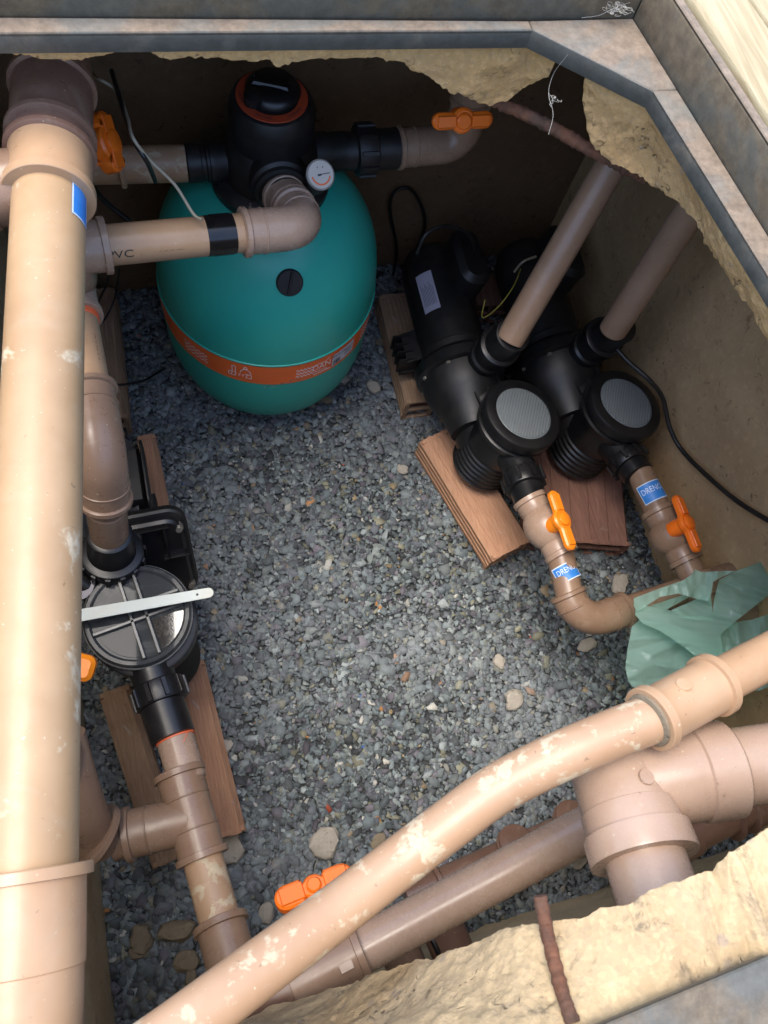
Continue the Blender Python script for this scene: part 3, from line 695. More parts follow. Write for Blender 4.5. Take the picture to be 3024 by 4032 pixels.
# gauge
gc = P(1258, 690, .735); gn = V((.10, -.62, .78)).normalized()
ga = MB().lathe(gc-gn*.012, gn, [(-.025, .008), (-.004, .008), (0, .020), (.012, .0245), (.018, .0250), (.020, .0225)], 40).build('gauge_case', plastic('gauge_chrome', (.33, .30, .26), .3, .1), tank)
MB().lathe(gc+gn*.0082, gn, [(0, .0222), (.0004, .0222), (.0005, 0)], 40).build('gauge_face', plastic('gauge_white', (.62, .56, .47), .4, .1), ga)
MB().lathe(gc-gn*.05+V((0, 0, -.01)), gn, [(0, .022), (.03, .022), (.036, .018)], 30).build('gauge_socket', M['black'], tank)
x, y, a = frame(gn, (0, 0, 1)); gx = V((1, 0, 0)); gx = (gx-gn*gx.dot(gn)).normalized(); gy = gn.cross(gx)
mr = MB(); mk = MB()
for k in range(26):
    w0, w1 = R_(-170+k*6.2), R_(-170+(k+1)*6.2); pts = [gc+gn*.0092+gx*(rr*math.cos(w))+gy*(rr*math.sin(w)) for w in (w0, w1) for rr in (.0145, .0172)]
    mr.add(pts, [(0, 1, 3, 2)])
mr.build('gauge_scale', M['band'], ga)
for (a_, b2, wd) in (((-.003, 0), (.016, .002), .0012), ((-.006, -.001), (.001, 0), .003)):
    d = V((b2[0]-a_[0], b2[1]-a_[1], 0)); n_ = V((-d.y, d.x, 0)).normalized()*wd/2
    mk.add([gc+gn*.0095+gx*q[0]+gy*q[1] for q in ((a_[0]+n_.x, a_[1]+n_.y), (a_[0]-n_.x, a_[1]-n_.y), (b2[0]-n_.x, b2[1]-n_.y), (b2[0]+n_.x, b2[1]+n_.y))], [(0, 1, 2, 3)])
for t_, w_ in (('4', 115), ('6', 70)):
    vs, fs = text_verts(t_, .005); mk.add([gc+gn*.0094+gx*(x_+.0125*math.cos(R_(w_)))+gy*(y_+.0125*math.sin(R_(w_))) for x_, y_ in vs], fs)
mk.build('gauge_needle', M['ink'], ga)

# ---- pipe from the filter's front port to the left (black tape on it)
f0 = V((TC.x, TC.y-.105, .692)); fc = V((TC.x+.018, .868, .742)); fl = P(330, 975, .775)
axf = (fl-fc).normalized()
run = thing('filter_inlet_pipe', 'brown pipe in front of the teal tank with black electrical tape round it', 'pipe', (.1, .85, .7))
mb = MB(); mb.tube([f0, f0.lerp(fc, .3)], r60, 36); socket(mb, f0+(fc-f0)*.05, f0+(fc-f0)*.42, r60); mb.build('coupling', M['pvc_mauve'], run)
mb = MB(); elbow(mb, f0.lerp(fc, .45), fc, fc+axf*.11, r60); mb.build('elbow', M['pvc_mauve'], run)
mb = MB(); mb.cyl(fc+axf*.1, fl-axf*.02, r60); pp = mb.build('pipe', M['pvc_tan'], run)
mb = MB(); coupling(mb, fl-axf*.035, fl+axf*.04, r60+.003, (1, 0)); mb.build('coupling', M['pvc_mauve'], run)
tc = P(880, 935, .775); t0 = fc+axf*((tc-fc).dot(axf)-.0225)
mb = MB(); mb.lathe(t0, axf, [(0, r60), (0, r60+.0008), (.045, r60+.0008), (.045, r60)], 44); mb.lathe(t0+axf*.004, axf, [(0, r60), (0, r60+.0016), (.03, r60+.0016), (.03, r60)], 44)
mb.build('electrical_tape', M['tape'], run)
pt = MB(); ct = P(480, 1030, .775); ct = fc+axf*((ct-fc).dot(axf)); outd = (cam_dir(ct)*.55+V((0, -1, 0))*.75)
put_text(pt, ct, -axf, outd, r60, 'PVC', .017, off=.0006, sx=1.3)
put_text(pt, ct-axf*.075, -axf, outd, r60, '- -- -- ---', .008, off=.0006, sx=1.3)
kind(pt.build('pipe_print', M['ink'], pp), 'stuff')

# ---- right outlet of the valve: elbow up to an orange ball valve
run = thing('outlet_pipe', 'shaded brown elbow right of the multiport valve rising to an orange handle', 'pipe', (.55, 1.1, .6))
o0 = q0+V((.10, 0, 0)); oc = V((.588, 1.092, .675)); o1 = V((.590, 1.105, .765))
mb = MB(); elbow(mb, o0, oc, o1, r60); mb.build('elbow', M['pvc_brown'], run)
vb = valve_body('ball_valve', o1-(o1-oc)*.1, o1+(o1-oc)*1.1, r60, M['pvc_brown'], run)
hc = P(1815, 470, .84); handle(vb, hc, (1, -.02, .0), (.05, -.85, .5), M['orange'], L=.105, w=.026, hub=.02)
mb = MB(); mb.cyl(o1+(o1-oc)*.9, o1+(o1-oc)*1.9, r60); mb.build('pipe', M['pvc_dark'], run)

# ---- left outlet: beige pipe with orange valve
run = thing('backwash_pipe', 'beige cement smeared pipe left of the filter valve with a short black union', 'pipe', (-.05, 1.13, .6))
w0 = V((TC.x-.205, TC.y, .67)); w1 = P(350, 650, .67)
mb = MB(); mb.cyl(V((TC.x-.125, TC.y, .67)), V((TC.x-.150, TC.y, .67)), .033); mb.ring(V((TC.x-.112, TC.y, .67)), (1, 0, 0), .034, .006); mb.build('union', M['black'], run)
a_ = V((TC.x-.150, TC.y, .67)); b_ = V((-.32, TC.y+.02, .67))
mb = MB(); mb.cyl(a_, b_, .031); mb.ring(V((-.04, TC.y, .67)), (1, 0, 0), .034, .005); mb.build('pipe', M['pvc_stained'], run)
hb_ = P(430, 560, .83)
run2 = thing('ball_valve', 'ball valve with chunky orange handle beside the dark upright pipe at upper left', 'valve', hb_)
mb = MB(); mb.lathe(hb_+V((-.10, .0, -.02)), (1, .1, .12), [(0, .03), (.04, .03), (.042, .024), (.075, .024)], 32); vbd = mb.build('valve_body', pvc('pvc_cream', (.5, .45, .33), .2, .4), run2)
up_h = V((1, -.35, .55)).normalized(); al = V((.1, -.62, -.55)); al = (al-up_h*al.dot(up_h)).normalized()
handle(vbd, hb_-up_h*.02, al, up_h, M['orange'], L=.085, w=.034, hub=.026, th=.026, stem=.012)

# ---- thick tan pipe on the left, close to the viewer
LA = D(190, 900, 276, .085); LB = D(118, 3100, 365, .085); ld = (LB-LA).normalized(); rl = .0425
run = thing('main_pipe', 'thickest sunlit tan pipe down the left side with cement spots', 'pipe', LA.lerp(LB, .5)-V((0, 0, .05)))
def LL(t): return LA+ld*t
LT = (LB-LA).length
tv = lambda v: min(((abs((Q_(LL(t))[1])-v), t) for t in [k*.004-.6 for k in range(420)]))[1]
def Q_(p): c = ROT @ (np.array(p)-[0, 0, H]); return c[0]/c[2]*F+CX, c[1]/c[2]*F+CY
t1 = tv(3430); t2 = tv(3830); t0 = tv(730)
mb = MB(); mb.cyl(LL(t0+.005), LL(t1+.02), rl, 64); mp = mb.build('pipe', M['pvc_main'], run)
mb = MB(); coupling(mb, LL(t1), LL(t2+.0), rl, (1, 0), .007, .006); mb.build('coupling', M['pvc_tan'], run)
ed = (ld+V((-.35, .0, -.45))).normalized(); mb = MB(); mb.tube(fillet(LL(t2-.01), LL(t2+.06), LL(t2+.06)+ed*.3, .14, 14), rl+.0055, 48); mb.build('bend', M['pvc_tan'], run)
# tee and couplings at its far end, going down towards the back wall
tdir = -ld; T0 = LL(t0)
tA_, tB_, tC_, tD_ = tv(605), tv(535), tv(345), tv(250)
mb = MB(); mb.lathe(LL(t0+.022), -ld, [(0, rl), (0, rl+.0115), (.001, rl+.0125), (.012, rl+.0125), (.014, rl+.0075), (t0+.022-tA_-.006, rl+.0075), (t0+.022-tA_, rl+.006)], 56)
mb.build('coupling', M['pvc_tan'], run)
mb = MB(); L9 = tA_-tD_+.005
mb.lathe(LL(tA_+.005), -ld, [(0, rl), (0, rl+.009), (.002, rl+.013), (.008, rl+.013), (.011, rl+.005), (tA_-tB_-.002, rl+.005), (tA_-tB_, rl+.013), (tA_-tB_+.007, rl+.013), (tA_-tB_+.009, rl+.008), (tA_-tC_, rl+.008), (tA_-tC_+.002, rl+.013), (tA_-tC_+.009, rl+.013), (tA_-tC_+.012, rl+.004), (L9, rl+.006)], 56)
mb.tube([LL(tD_+.01), LL(tD_-.25)], rl+.003, 40)
mb.build('tee', M['pvc_dark'], run)
mb = MB(); bq = LL(tv(690))+V((0, 0, -.012)); mb.cyl(bq, bq+V((-.26, -.02, .0)), rl+.002, 48); mb.ring(bq+V((-.085, -.006, 0)), V((-1, -.07, 0)), rl+.006, .014); mb.build('tee_branch', M['pvc_brown'], run)
sc_ = P(300, 880, .95); tS = (sc_-LA).dot(ld); s, b2 = sticker(run, LL(tS-.01), ld, V((1, 0, .32)), rl, .048, .034, '', .01)
b2.build('sticker_print', M['sticker_white'], s)

# ---- left pump with a clear lid
LP = P(540, 2420, .45)
pump = thing('pool_pump', 'black pool pump at left with large smoked clear strainer lid under a white strip', 'pump', (LP.x, LP.y+.08, .09), None)
# strainer pot
mb = MB(); prof = [(.09, .055), (.10, .066)]
z = .115
while z < .36: prof += [(z, .070), (z+.006, .074), (z+.012, .070)]; z += .022
prof += [(.385, .075), (.39, .088), (.425, .090), (.428, .086)]
mb.lathe(V((LP.x+.006, LP.y-.01, 0)), (0, 0, 1), prof, 56); mb.build('strainer_pot', M['black'], pump)
lid = MB().lathe(V((LP.x, LP.y, 0)), (0, 0, 1), [(.428, .0855), (.430, .0875), (.444, .0875), (.450, .084), (.450, .078), (.4455, .074), (.4455, 0)], 64).build('strainer_lid', M['lid'], pump)
mb = MB(); mb.lathe(V((LP.x, LP.y, 0)), (0, 0, 1), [(.4285, .086), (.431, .0895), (.440, .0895), (.443, .0865), (.443, .0862)], 64, cap=False); mb.build('lid_rim', plastic('rim_grey', (.16, .165, .16), .25, .7, (.30, .25, .18)), lid)
ux_, uy_ = V((.985, .17, 0)), V((-.17, .985, 0)); bz = .449
for qx, qy in ((1, 1), (-1, 1), (-1, -1), (1, -1)):
    pp_ = [(.016, .016), (math.sqrt(.072**2-.016**2), .016)]+[(.072*math.cos(R_(t)), .072*math.sin(R_(t))) for t in range(20, 75, 8)]+[(.016, math.sqrt(.072**2-.016**2))]
    mb = MB(); mb.prism([(x_*qx, y_*qy) for x_, y_ in pp_], V((LP.x+.003, LP.y, .4458)), ux_, uy_, .0012, .0003)
    mb.build('pane', M['lid_shiny'] if (qx, qy) == (1, -1) else M['lid'], lid)
mb = MB()
for s in (-1, 1):
    mb.box(V((LP.x, LP.y, bz))+ux_*(s*.0125+.002), (.150, .0056, .010), uy_, -ux_, .0012)
    mb.box(V((LP.x, LP.y, bz))+uy_*(s*.0125+.004), (.150, .0056, .010), ux_, uy_, .0012)
mb.build('lid_rib', plastic('rib_smoked', (.09, .095, .095), .25, .6, (.20, .19, .16)), lid)
# dark contents seen through the lid
MB().lathe(V((LP.x, LP.y, 0)), (0, 0, 1), [(.40, .0), (.4005, .078), (.41, .079)], 48, cap=False).build('basket', plastic('basket_dark', (.03, .035, .04), .15, .3), pump)
# volute/flange housing behind, rounded square plate
hc_ = P(565, 2200, .40); 
def rrect(a, b_, r, n=6):
    pts = []
    for cx_, cy_, s0 in ((a-r, b_-r, 0), (-a+r, b_-r, 90), (-a+r, -b_+r, 180), (a-r, -b_+r, 270)):
        for k in range(n+1): t = R_(s0+90*k/n); pts.append((cx_+r*math.cos(t), cy_+r*math.sin(t)))
    return pts
nx = V((.03, -.80, .60)).normalized(); px_ = V((1, .03, 0)).normalized(); py_ = nx.cross(px_)
hc_ = V((LP.x+.015, LP.y+.135, .33))
mb = MB(); mb.prism(rrect(.088, .098, .035), hc_-nx*.02, px_, py_, .022, .004); mb.build('flange_plate', M['black'], pump)
mb = MB(); mb.prism(rrect(.078, .086, .03), hc_+nx*.001, px_, py_, .018, .005)
for s in (-1, 1):
    mb.box(hc_+nx*.024+px_*(s*.045)+py_*.045, (.004, .07, .018), px_, py_, .001); mb.box(hc_+nx*.024+px_*(s*.058)+py_*.012, (.045, .004, .018), px_, py_, .001)
mb.box(hc_+nx*.024+py_*.078, (.11, .004, .018), px_, py_, .001)
mb.build('housing', M['black_gloss'], pump)
mb = MB(); mb.lathe(hc_-nx*.06+V((0, -.03, -.03)), V((0, -1, -.05)), [(-.02, .07), (.10, .072), (.16, .06)], 40); mb.build('throat', M['black'], pump)
for s, t in ((1, .7), (-1, .7), (1, -.75), (-1, -.75)):
    q = hc_+px_*(s*.071)+py_*(t*.09)+nx*.004; MB().lathe(q, nx, [(0, .009), (.014, .009), (.0142, .0055), (.020, .0055), (.0205, 0)], 6).build('bolt', M['steel_bolt'], pump)
# motor behind (grey, corroded) partly hidden by the pipe
m_ = steel('corroded_alloy', (.13, .13, .14), (.04, .04, .045), .5, .5)
mb = MB(); mo = V((LP.x-.05, LP.y+.19, .24)); mb.lathe(mo, V((0, 1, 0)), [(0, .062), (.01, .072), (.20, .072), (.215, .066), (.235, .06), (.25, .03)], 48)
for k in range(18):
    w = R_(k*20); q = V((math.cos(w), 0, math.sin(w))); mb.box(mo+V((0, .1, 0))+q*.076, (.17, .0025, .014), V((0, 1, 0)), q.cross(V((0, 1, 0))), .0006)
mb.build('motor', m_, pump)
mb = MB(); mb.box(mo+V((.055, .13, .045)), (.05, .12, .05), V((1, 0, 0)), V((0, 1, 0)), .008); mb.prism(rrect(.032, .075, .02), mo+V((.088, .13, .05)), V((0, .0, 1)), V((0, 1, 0)), .005, .001); mb.build('terminal_box', M['black'], pump)
mb = MB(); mb.box(mo+V((.01, .10, -.09)), (.16, .09, .05), (1, 0, 0), (0, 1, 0), .006); mb.build('foot', M['black'], pump)
# the oval warranty label at the edge of the lid
ov = P(310, 2290, .44); oo = [(.026*math.cos(2*math.pi*k/24), .032*math.sin(2*math.pi*k/24)) for k in range(24)]
lb = MB(); lb.prism(oo, ov, V((.99, .12, .1)), V((-.12, .99, 0)), .0008, .0002); l_ = lb.build('paper_label', plastic('label_grey', (.30, .28, .29), .4, .2), pump)
vs, fs = text_verts('FLL', .022); lb = MB(); lb.add([ov+V((.012, -.002, .0026))+V((.25, -.97, 0))*x_*.8+V((.97, .25, 0))*y_ for x_, y_ in vs], fs); lb.build('label_print', M['ink'], l_)
mb = MB(); mb.tube([ov+V((-.03, 0, -.02)), ov+V((.005, 0, -.004)), ov+V((.03, -.02, -.03))], .018, 12); mb.build('label_boss', M['black'], pump)
# discharge union
du = P(435, 2130, .50); dtp = P(420, 2010, .60); da = (dtp-du).normalized()
mb = MB(); mb.lathe(du-da*.09, da, [(0, .045), (.03, .044), (.05, .040), (.09, .037), (.115, .036), (.118, .031)], 44); union_nut(mb, du-da*.07, du-da*.035, .052, 14); mb.build('discharge_union', M['black_gloss'], pump)

# white strip lying on the lid
mb = MB(); s0, s1 = P(270, 2432, .474), P(820, 2335, .468); sd = (s1-s0).normalized(); sy = V((0, 0, 1)).cross(sd)
L_ = (s1-s0).length; pol = [(0, -.0105), (L_, -.0088)]+[(L_+.0088*math.sin(R_(t)), -.0088*math.cos(R_(t))) for t in range(15, 180, 15)]+[(L_, .0088), (0, .0105)]
mb.prism(pol, s0, sd, sy, .0022, .0006)
st = thing('white_strip', 'off white flat plastic strip with rounded end lying across the clear pump lid', 'strip', s0.lerp(s1, .5)); mb.build('strip', M['white'], st)
MB().lathe(s0+sd*(L_-.018)+V((0, 0, .0021)), (0, 0, 1), [(0, .0022), (.0003, .0022), (.0004, 0)], 14).build('hole', M['ink'], st)

# ---- riser from the left pump: elbow, pipe with orange seal, back to the filter pipe
run = thing('pump_discharge_pipe', 'brown riser with large elbow above the left pump running back beside the thick pipe', 'pipe', (LP.x, .6, .5))
e0 = dtp+da*.012; ec = P(398, 1790, .71); e1 = P(352, 1580, .70); e2 = P(300, 1360, .695); 
eb = (P(318, 1330, .70)-ec).normalized()
mb = MB(); mb.cyl(du, e0+da*.0, r60); mb.build('pipe', M['pvc_brown'], run)
mb = MB(); elbow(mb, e0.lerp(ec, .12), ec, ec+eb*.115, r60+.001, .055); mb.build('elbow', M['pvc_brown'], run)
mb = MB(); mb.lathe(du+da*.018, da, [(0, r60), (0, r60+.0022), (.004, r60+.0015), (.005, r60)], 40); mb.build('sealant', M['seal'], run)
g1 = ec+eb*.24
mb = MB(); mb.cyl(ec+eb*.10, g1, r60); pp = mb.build('pipe', M['pvc_tan'], run)
mb = MB(); mb.cyl(g1-eb*.006, g1+eb*.01, r60+.0018); mb.build('sealant', M['seal'], run)
mb = MB(); coupling(mb, g1+eb*.004, g1+eb*.09, r60, (1, 1)); mb.cyl(g1+eb*.08, g1+eb*.14, r60); coupling(mb, g1+eb*.12, g1+eb*.17, r60+.002, (1, 0)); mb.build('coupling', M['pvc_mauve'], run)
gq = g1+eb*.17; mb = MB(); mb.tube(fillet(gq, V((fl.x-.02, fl.y-.06, .72)), fl+axf*.03, .06, 8), r60+.005, 36); mb.build('elbow', M['pvc_brown'], run)
pt = MB(); put_text(pt, ec+eb*.17, -eb, V((.75, 0, .65)), r60, '-- - -- - -', .012, off=.0006, sx=1.2); kind(pt.build('pipe_print', M['ink'], pp), 'stuff')

# ---- suction side of the left pump: union, tee, pipe down to the front
a0 = P(590, 2620, .40); a1 = P(690, 2905, .41); a2 = P(716, 3010, .415); ad = (a2-a0).normalized()
run = thing('suction_pipe', 'tan suction pipe with tee fitting below the clear lidded pump', 'pipe', (-.1, .05, .35))
mb = MB(); A = P(600, 2650, .405); mb.lathe(A, ad, [(-.05, .040), (.0, .036), (.02, .035)], 40); union_nut(mb, P(617, 2690, .405), P(645, 2775, .407), .043, 10)
L2 = (a1-A).length; mb.lathe(A, ad, [(.03, .036), (L2, .0355), (L2+.001, .030)], 44); mb.build('union', M['black_gloss'], run)
for s in (-1, 1):
    pass
mb = MB(); mb.cyl(a1-ad*.02, P(740, 3080, .42), r60); mb.build('pipe', M['pvc_mauve'], run)
mb = MB(); mb.lathe(a1+ad*.0, ad, [(0, r60), (.0005, r60+.0024), (.0035, r60+.0018), (.004, r60)], 40)
for sgn, rr_ in ((1, .0), (-1, .0)):
    pts = on_pipe(a1+ad*.002, ad, cam_dir(a1), r60+.0006, [(.018*math.sin(math.pi*k/12)+0.002, -.026+.048*k/12) for k in range(13)])
mb.tube(pts, .0006, 6); mb.build('sealant', M['seal'], run)
te = P(745, 3205, .425); tA = P(703, 3035, .418); tB = P(800, 3385, .43); td = (tB-tA).normalized(); tc_ = P(752, 3225, .425)
mb = MB(); coupling(mb, tA, tB, r60, (1, 1), .006, .005); mb.ring(tA+td*.045, td, r60+.0075, .0015, .001); mb.ring(tB-td*.045, td, r60+.0075, .0015, .001)
bl = P(490, 3290, .42); bdv = (bl-tc_).normalized(); coupling(mb, tc_, tc_+bdv*.10, r60, (0, 1), .006, .005); mb.ring(tc_+bdv*.065, bdv, r60+.0075, .0015, .001)
mb.build('tee', M['pvc_brown'], run)
mb = MB(); mb.cyl(tc_+bdv*.06, P(440, 3310, .42), r60+.001); mb.build('pipe', M['pvc_brown'], run)
c1 = P(870, 3640, .46); mb = MB(); mb.cyl(tB-td*.02, c1+(c1-tB).normalized()*.02, r60); mb.build('pipe', M['pvc_stained'], run)
cdv = (c1-tB).normalized(); c2_ = P(905, 3860, .47)
mb = MB(); coupling(mb, c1-cdv*.005, c1+cdv*.10, r60, (1, 0), .006, .005); mb.ring(c1+cdv*.055, cdv, r60+.0075, .0015, .001); mb.cyl(c1+cdv*.09, c1+cdv*.16, r60+.004)
qq = c1+cdv*.115; mb.tube([qq, qq+V((.14, .02, .0))], r60+.002, 32); mb.build('tee', M['pvc_brown'], run)

# ---- small elbow stack at the far left under the thick pipe
run = thing('corner_elbow_pipe', 'dull brown elbow with a wide cement caked flange peeking out beside the thick tan pipe', 'pipe', P(330, 3300, .35))
k0 = P(440, 3310, .42); kd = V((-.25, .1, .75)).normalized()
mb = MB(); mb.ring(P(385, 3290, .45), V((.55, -.45, -.45)), .047, .006); pth = smooth([P(385, 3305, .43), P(335, 3200, .50), P(285, 3050, .55), P(245, 2900, .58)], 8); mb.tube(pth, [.037]*3+[.031]*(len(pth)-3), 32); mb.build('elbow', M['pvc_brown'], run)
mb = MB(); mb.ring(P(392, 3296, .445), V((.55, -.45, -.45)), .044, .004); mb.build('cement_ring', M['stone_tan'], run)
sp_ = P(262, 2950, .62); mb = MB(); mb.lathe(sp_+V((-.04, 0, -.02)), V((1, 0, .2)), [(0, .045), (.03, .044), (.045, .035), (.052, .015), (.053, 0)], 32); mb.build('end_cap', M['pvc_brown'], run)
hv = P(312, 2620, .56)
run = thing('ball_valve', 'orange valve handle end poking out between thick tan pipe and clear pump lid', 'valve', hv)
mb = MB(); mb.lathe(hv+V((-.10, 0, -.03)), V((1, 0, .2)), [(0, .03), (.05, .034), (.06, .02), (.075, .02)], 30); vb_ = mb.build('valve_body', M['pvc_brown'], run)
mb = MB(); hx = V((.86, -.42, -.1)).normalized(); mb.prism(rrect(.05, .019, .012), hv-hx*.025, hx, V((.42, .86, .2)), .028, .006); mb.build('handle', M['orange_yellow'], vb_)

# ---- orange valve handle in front of the near sloping pipe
run = thing('ball_valve', 'ball valve with bright orange bar handle half under the cement stained sloping pipe', 'valve', P(1250, 3560, .45))
hv = P(1210, 3520, .56); mb = MB(); mb.lathe(P(1290, 3640, .40), (hv-P(1290, 3640, .40)), [(0, .03), (.10, .03), (.12, .018), (.15, .018)], 30); vb_ = mb.build('valve_body', M['pvc_brown'], run)
e_a, e_b = P(1078, 3535, .57), P(1355, 3425, .57); alg = (e_b-e_a).normalized()
handle(vb_, e_a.lerp(e_b, .5)+V((.006, -.012, -.006)), alg, V((.1, .45, .9)), M['orange'], L=(e_b-e_a).length+.01, w=.033, hub=.0164, th=.022, stem=.03)

# ---- pumps on the right (two alike)
def right_pump(off, label, i1):
    o_ = V(off)
    root = thing('pool_pump', label, 'pump', V((.65, .85, .09))+o_, 'pair of black pumps standing on clay bricks at the right wall')
    vc = V((.640, .862, .215))+o_; ay = V((.02, 1, .02)).normalized()
    # motor with rounded shell, terminal hood on its crown
    mb = MB(); mb.lathe(vc, ay, [(.02, .080), (.05, .082), (.055, .076), (.10, .078), (.27, .078), (.30, .074), (.325, .060), (.335, .035), (.337, 0)], 56); mb.build('motor', M['black'], root)
    mb = MB(); tc2 = vc+ay*.235+V((.040, 0, .078)); mb.prism(rrect(.040, .078, .036), tc2-V((0, 0, .045)), V((.97, .0, -.22)), ay, .095, .014); mb.build('terminal_box', M['black'], root)
    lc = vc+ay*.185; on = V((-.62, 0, .78))
    lb = MB(); patch(lb, lc, ay, on, .0782, .105, .042, .0006); l_ = lb.build('paper_label', plastic('label_lilac', (.42, .41, .50), .5, .1), root)
    pr_ = MB()
    for k in range(9):
        x0 = -.040+.0035*(k % 3); y0 = -.015+.0036*k
        pts = [(x0, y0), (x0+.055+.014*((k*7) % 3)/2, y0), (x0+.055+.014*((k*7) % 3)/2, y0+.0011), (x0, y0+.0011)]; pr_.add(on_pipe(lc, ay, on, .0792, pts), [(0, 1, 2, 3)])
    for (x0, y0, s) in ((.034, -.017, .013), (-.049, .010, .007)):
        for i in range(5):
            for j in range(5):
                if (i*3+j*5+i*j) % 3: pts = [(x0+i*s/5, y0+j*s/5), (x0+(i+.9)*s/5, y0+j*s/5), (x0+(i+.9)*s/5, y0+(j+.9)*s/5), (x0+i*s/5, y0+(j+.9)*s/5)]; pr_.add(on_pipe(lc, ay, on, .0792, pts), [(0, 1, 2, 3)])
    if False: pr_ = None
    pr2 = MB()
    for k in range(9):
        x0 = -.038; y0 = -.015+.0036*k; w_ = .05+.012*((k*7) % 3)/2
        pr2.add(on_pipe(lc, ay, on, .0792, [(x0, y0), (x0+w_, y0), (x0+w_, y0+.0010), (x0, y0+.0010)]), [(0, 1, 2, 3)])
    pr2.build('label_print', M['ink'], l_)
    # bracket foot on the left
    mb = MB(); fc_ = vc+ay*.10+V((-.085, 0, -.085)); mb.box(fc_, (.075, .085, .012), (1, 0, 0), ay, .002)
    for k in range(4): mb.box(fc_+V((-.02+.0*k, 0, .03))+ay*(-.034+.022*k), (.05, .005, .055), (1, 0, 0), ay, .001)
    mb.box(fc_+V((.0, 0, .055))+ay*.0, (.05, .082, .006), V((.9, 0, .3)), ay, .001); mb.box(fc_+V((.085, 0, -.014)), (.16, .085, .03), (1, 0, 0), ay, .003); mb.build('motor_foot', M['black'], root)
    # flange and volute
    mb = MB(); mb.lathe(vc, ay, [(-.018, .100), (-.012, .108), (.012, .108), (.018, .103), (.03, .088), (.032, .08)], 60); mb.build('flange', M['black_gloss'], root)
    for k in range(8):
        w = R_(k*45+12); x_, y_, _ = frame(ay); q = vc+(x_*math.cos(w)+y_*math.sin(w))*.097-ay*.018
        MB().lathe(q, -ay, [(0, .006), (.006, .006), (.0065, 0)], 6).build('bolt', M['steel_bolt'], root)
    mb = MB(); mb.lathe(vc, -ay, [(.012, .098), (.05, .096), (.075, .088), (.11, .070), (.16, .060)], 56); 
    mb.build('volute', M['black'], root)
    # discharge neck leaning to the standing pipe
    d0 = vc+V((.028, -.03, .085)); d1 = V((.680, .797, .452))+o_; dd = (d1-d0).normalized(); Ld = (d1-d0).length
    mb = MB(); mb.lathe(d0-dd*.05, dd, [(0, .050), (.05, .042), (.07, .040), (.075, .044), (.085, .044), (.09, .039), (Ld+.05, .0375), (Ld+.052, .031)], 44); mb.ring(d0+dd*(Ld*.55), dd, .047, .012, .003); mb.build('discharge_neck', M['black_gloss'], root)
    # strainer pot, ribbed, with neck from volute
    pc = V((.690, .664, 0))+o_; prof = [(.086, 0), (.086, .040), (.092, .060), (.104, .071)]
    z = .118
    for k in range(6): prof += [(z, .0755), (z+.004, .079), (z+.008, .0755)]; z += .016
    prof += [(.225, .077), (.27, .077), (.285, .078), (.287, .088), (.300, .090), (.303, .084), (.312, .084), (.314, .0905), (.332, .0915), (.338, .088), (.341, .080), (.341, .0665), (.337, .065)]
    tilt = V((.17, .05, 1)).normalized()
    mb = MB(); mb.lathe(V((pc.x-.042, pc.y-.010, 0)), tilt, prof, 60); mb.build('strainer_pot', M['black_gloss'], root)
    b0 = V((pc.x-.042, pc.y-.010, 0)); ltop = b0+tilt*.337
    mb = MB(); pth = [vc-ay*.06+V((0, 0, -.01)), vc.lerp(V((pc.x, pc.y, .20)), .55), V((pc.x-.02, pc.y+.02, .17))]; mb.tube(pth, [.086, .080, .072], 40); 
    for s in (-.035, 0, .035): mb.box(vc.lerp(V((pc.x, pc.y, .2)), .62)+V((s, 0, .066)), (.005, .12, .03), V((1, .1, 0)), V((pc.x-vc.x, pc.y-vc.y, -.02)), .001)
    mb.build('throat', M['black'], root)
    mb = MB(); mb.lathe(ltop, tilt, [(-.004, .0655), (.0015, .0655), (.003, .063), (.0032, 0)], 56); ln = mb.build('lens', M['lens'], root)
    mb = MB(); tx_ = V((.5, .86, 0)); tx_ = (tx_-tilt*tx_.dot(tilt)).normalized(); ty_ = tilt.cross(tx_)
    for k in range(-9, 10):
        q = k*.0064; hl = math.sqrt(max(.0615**2-q*q, 1e-6)); mb.box(ltop+tilt*.0037+ty_*q, (hl*2, .0030, .0024), tx_, ty_, .0006)
    mb.build('lens_ribs', M['lens_rib'], ln)
    # inlet union
    i0 = V((.685, .60, .262))+o_; di = (i1-i0).normalized(); Li = (i1-i0).length
    mb = MB(); mb.lathe(i0-di*.01, di, [(0, .040), (.05, .038), (Li*.4, .037), (Li+.01, .0355), (Li+.012, .030)], 44); union_nut(mb, i0+di*(Li*.38), i0+di*(Li*.72), .0445, 9); mb.build('inlet_union', M['black_gloss'], root)
    return root
right_pump((0, 0, 0), 'black strainer pump nearer the filter tank with a lilac sticker on its motor', V((.679, .484, .285)))
OFF2 = V((.247, -.012, .0))
rp2 = right_pump(OFF2, 'black strainer pump beside the right wall, without a sticker', V((.945, .500, .288)))
for ch in list(rp2.children):
    if ch.name.startswith('paper_label'):
        for c3_ in list(ch.children): bpy.data.objects.remove(c3_)
        bpy.data.objects.remove(ch)

# standing pipes above the pumps
def standing(a, b_, label):
    d = (V(b_)-V(a)).normalized(); mb = MB(); mb.cyl(V(a)-d*.03, V(b_), r60); return tag(mb.build('standing_pipe', M['pvc_riser']), label, 'pipe', 'brown riser pipes of the two right pumps')
s1a, s1b = D(2035, 1290, 114, .06), D(2400, 660, 127, .06); s1d = (s1b-s1a)
standing(s1a, s1b+s1d*.75, 'brown riser rising from the nearer black pump to under the rusty bar')
s2a = P(2438, 1262, .475); s2b = P(2685, 880, .73)
standing(s2a, s2b+(s2b-s2a)*.7, 'brown riser rising from the wall side pump, with small white chips on it')

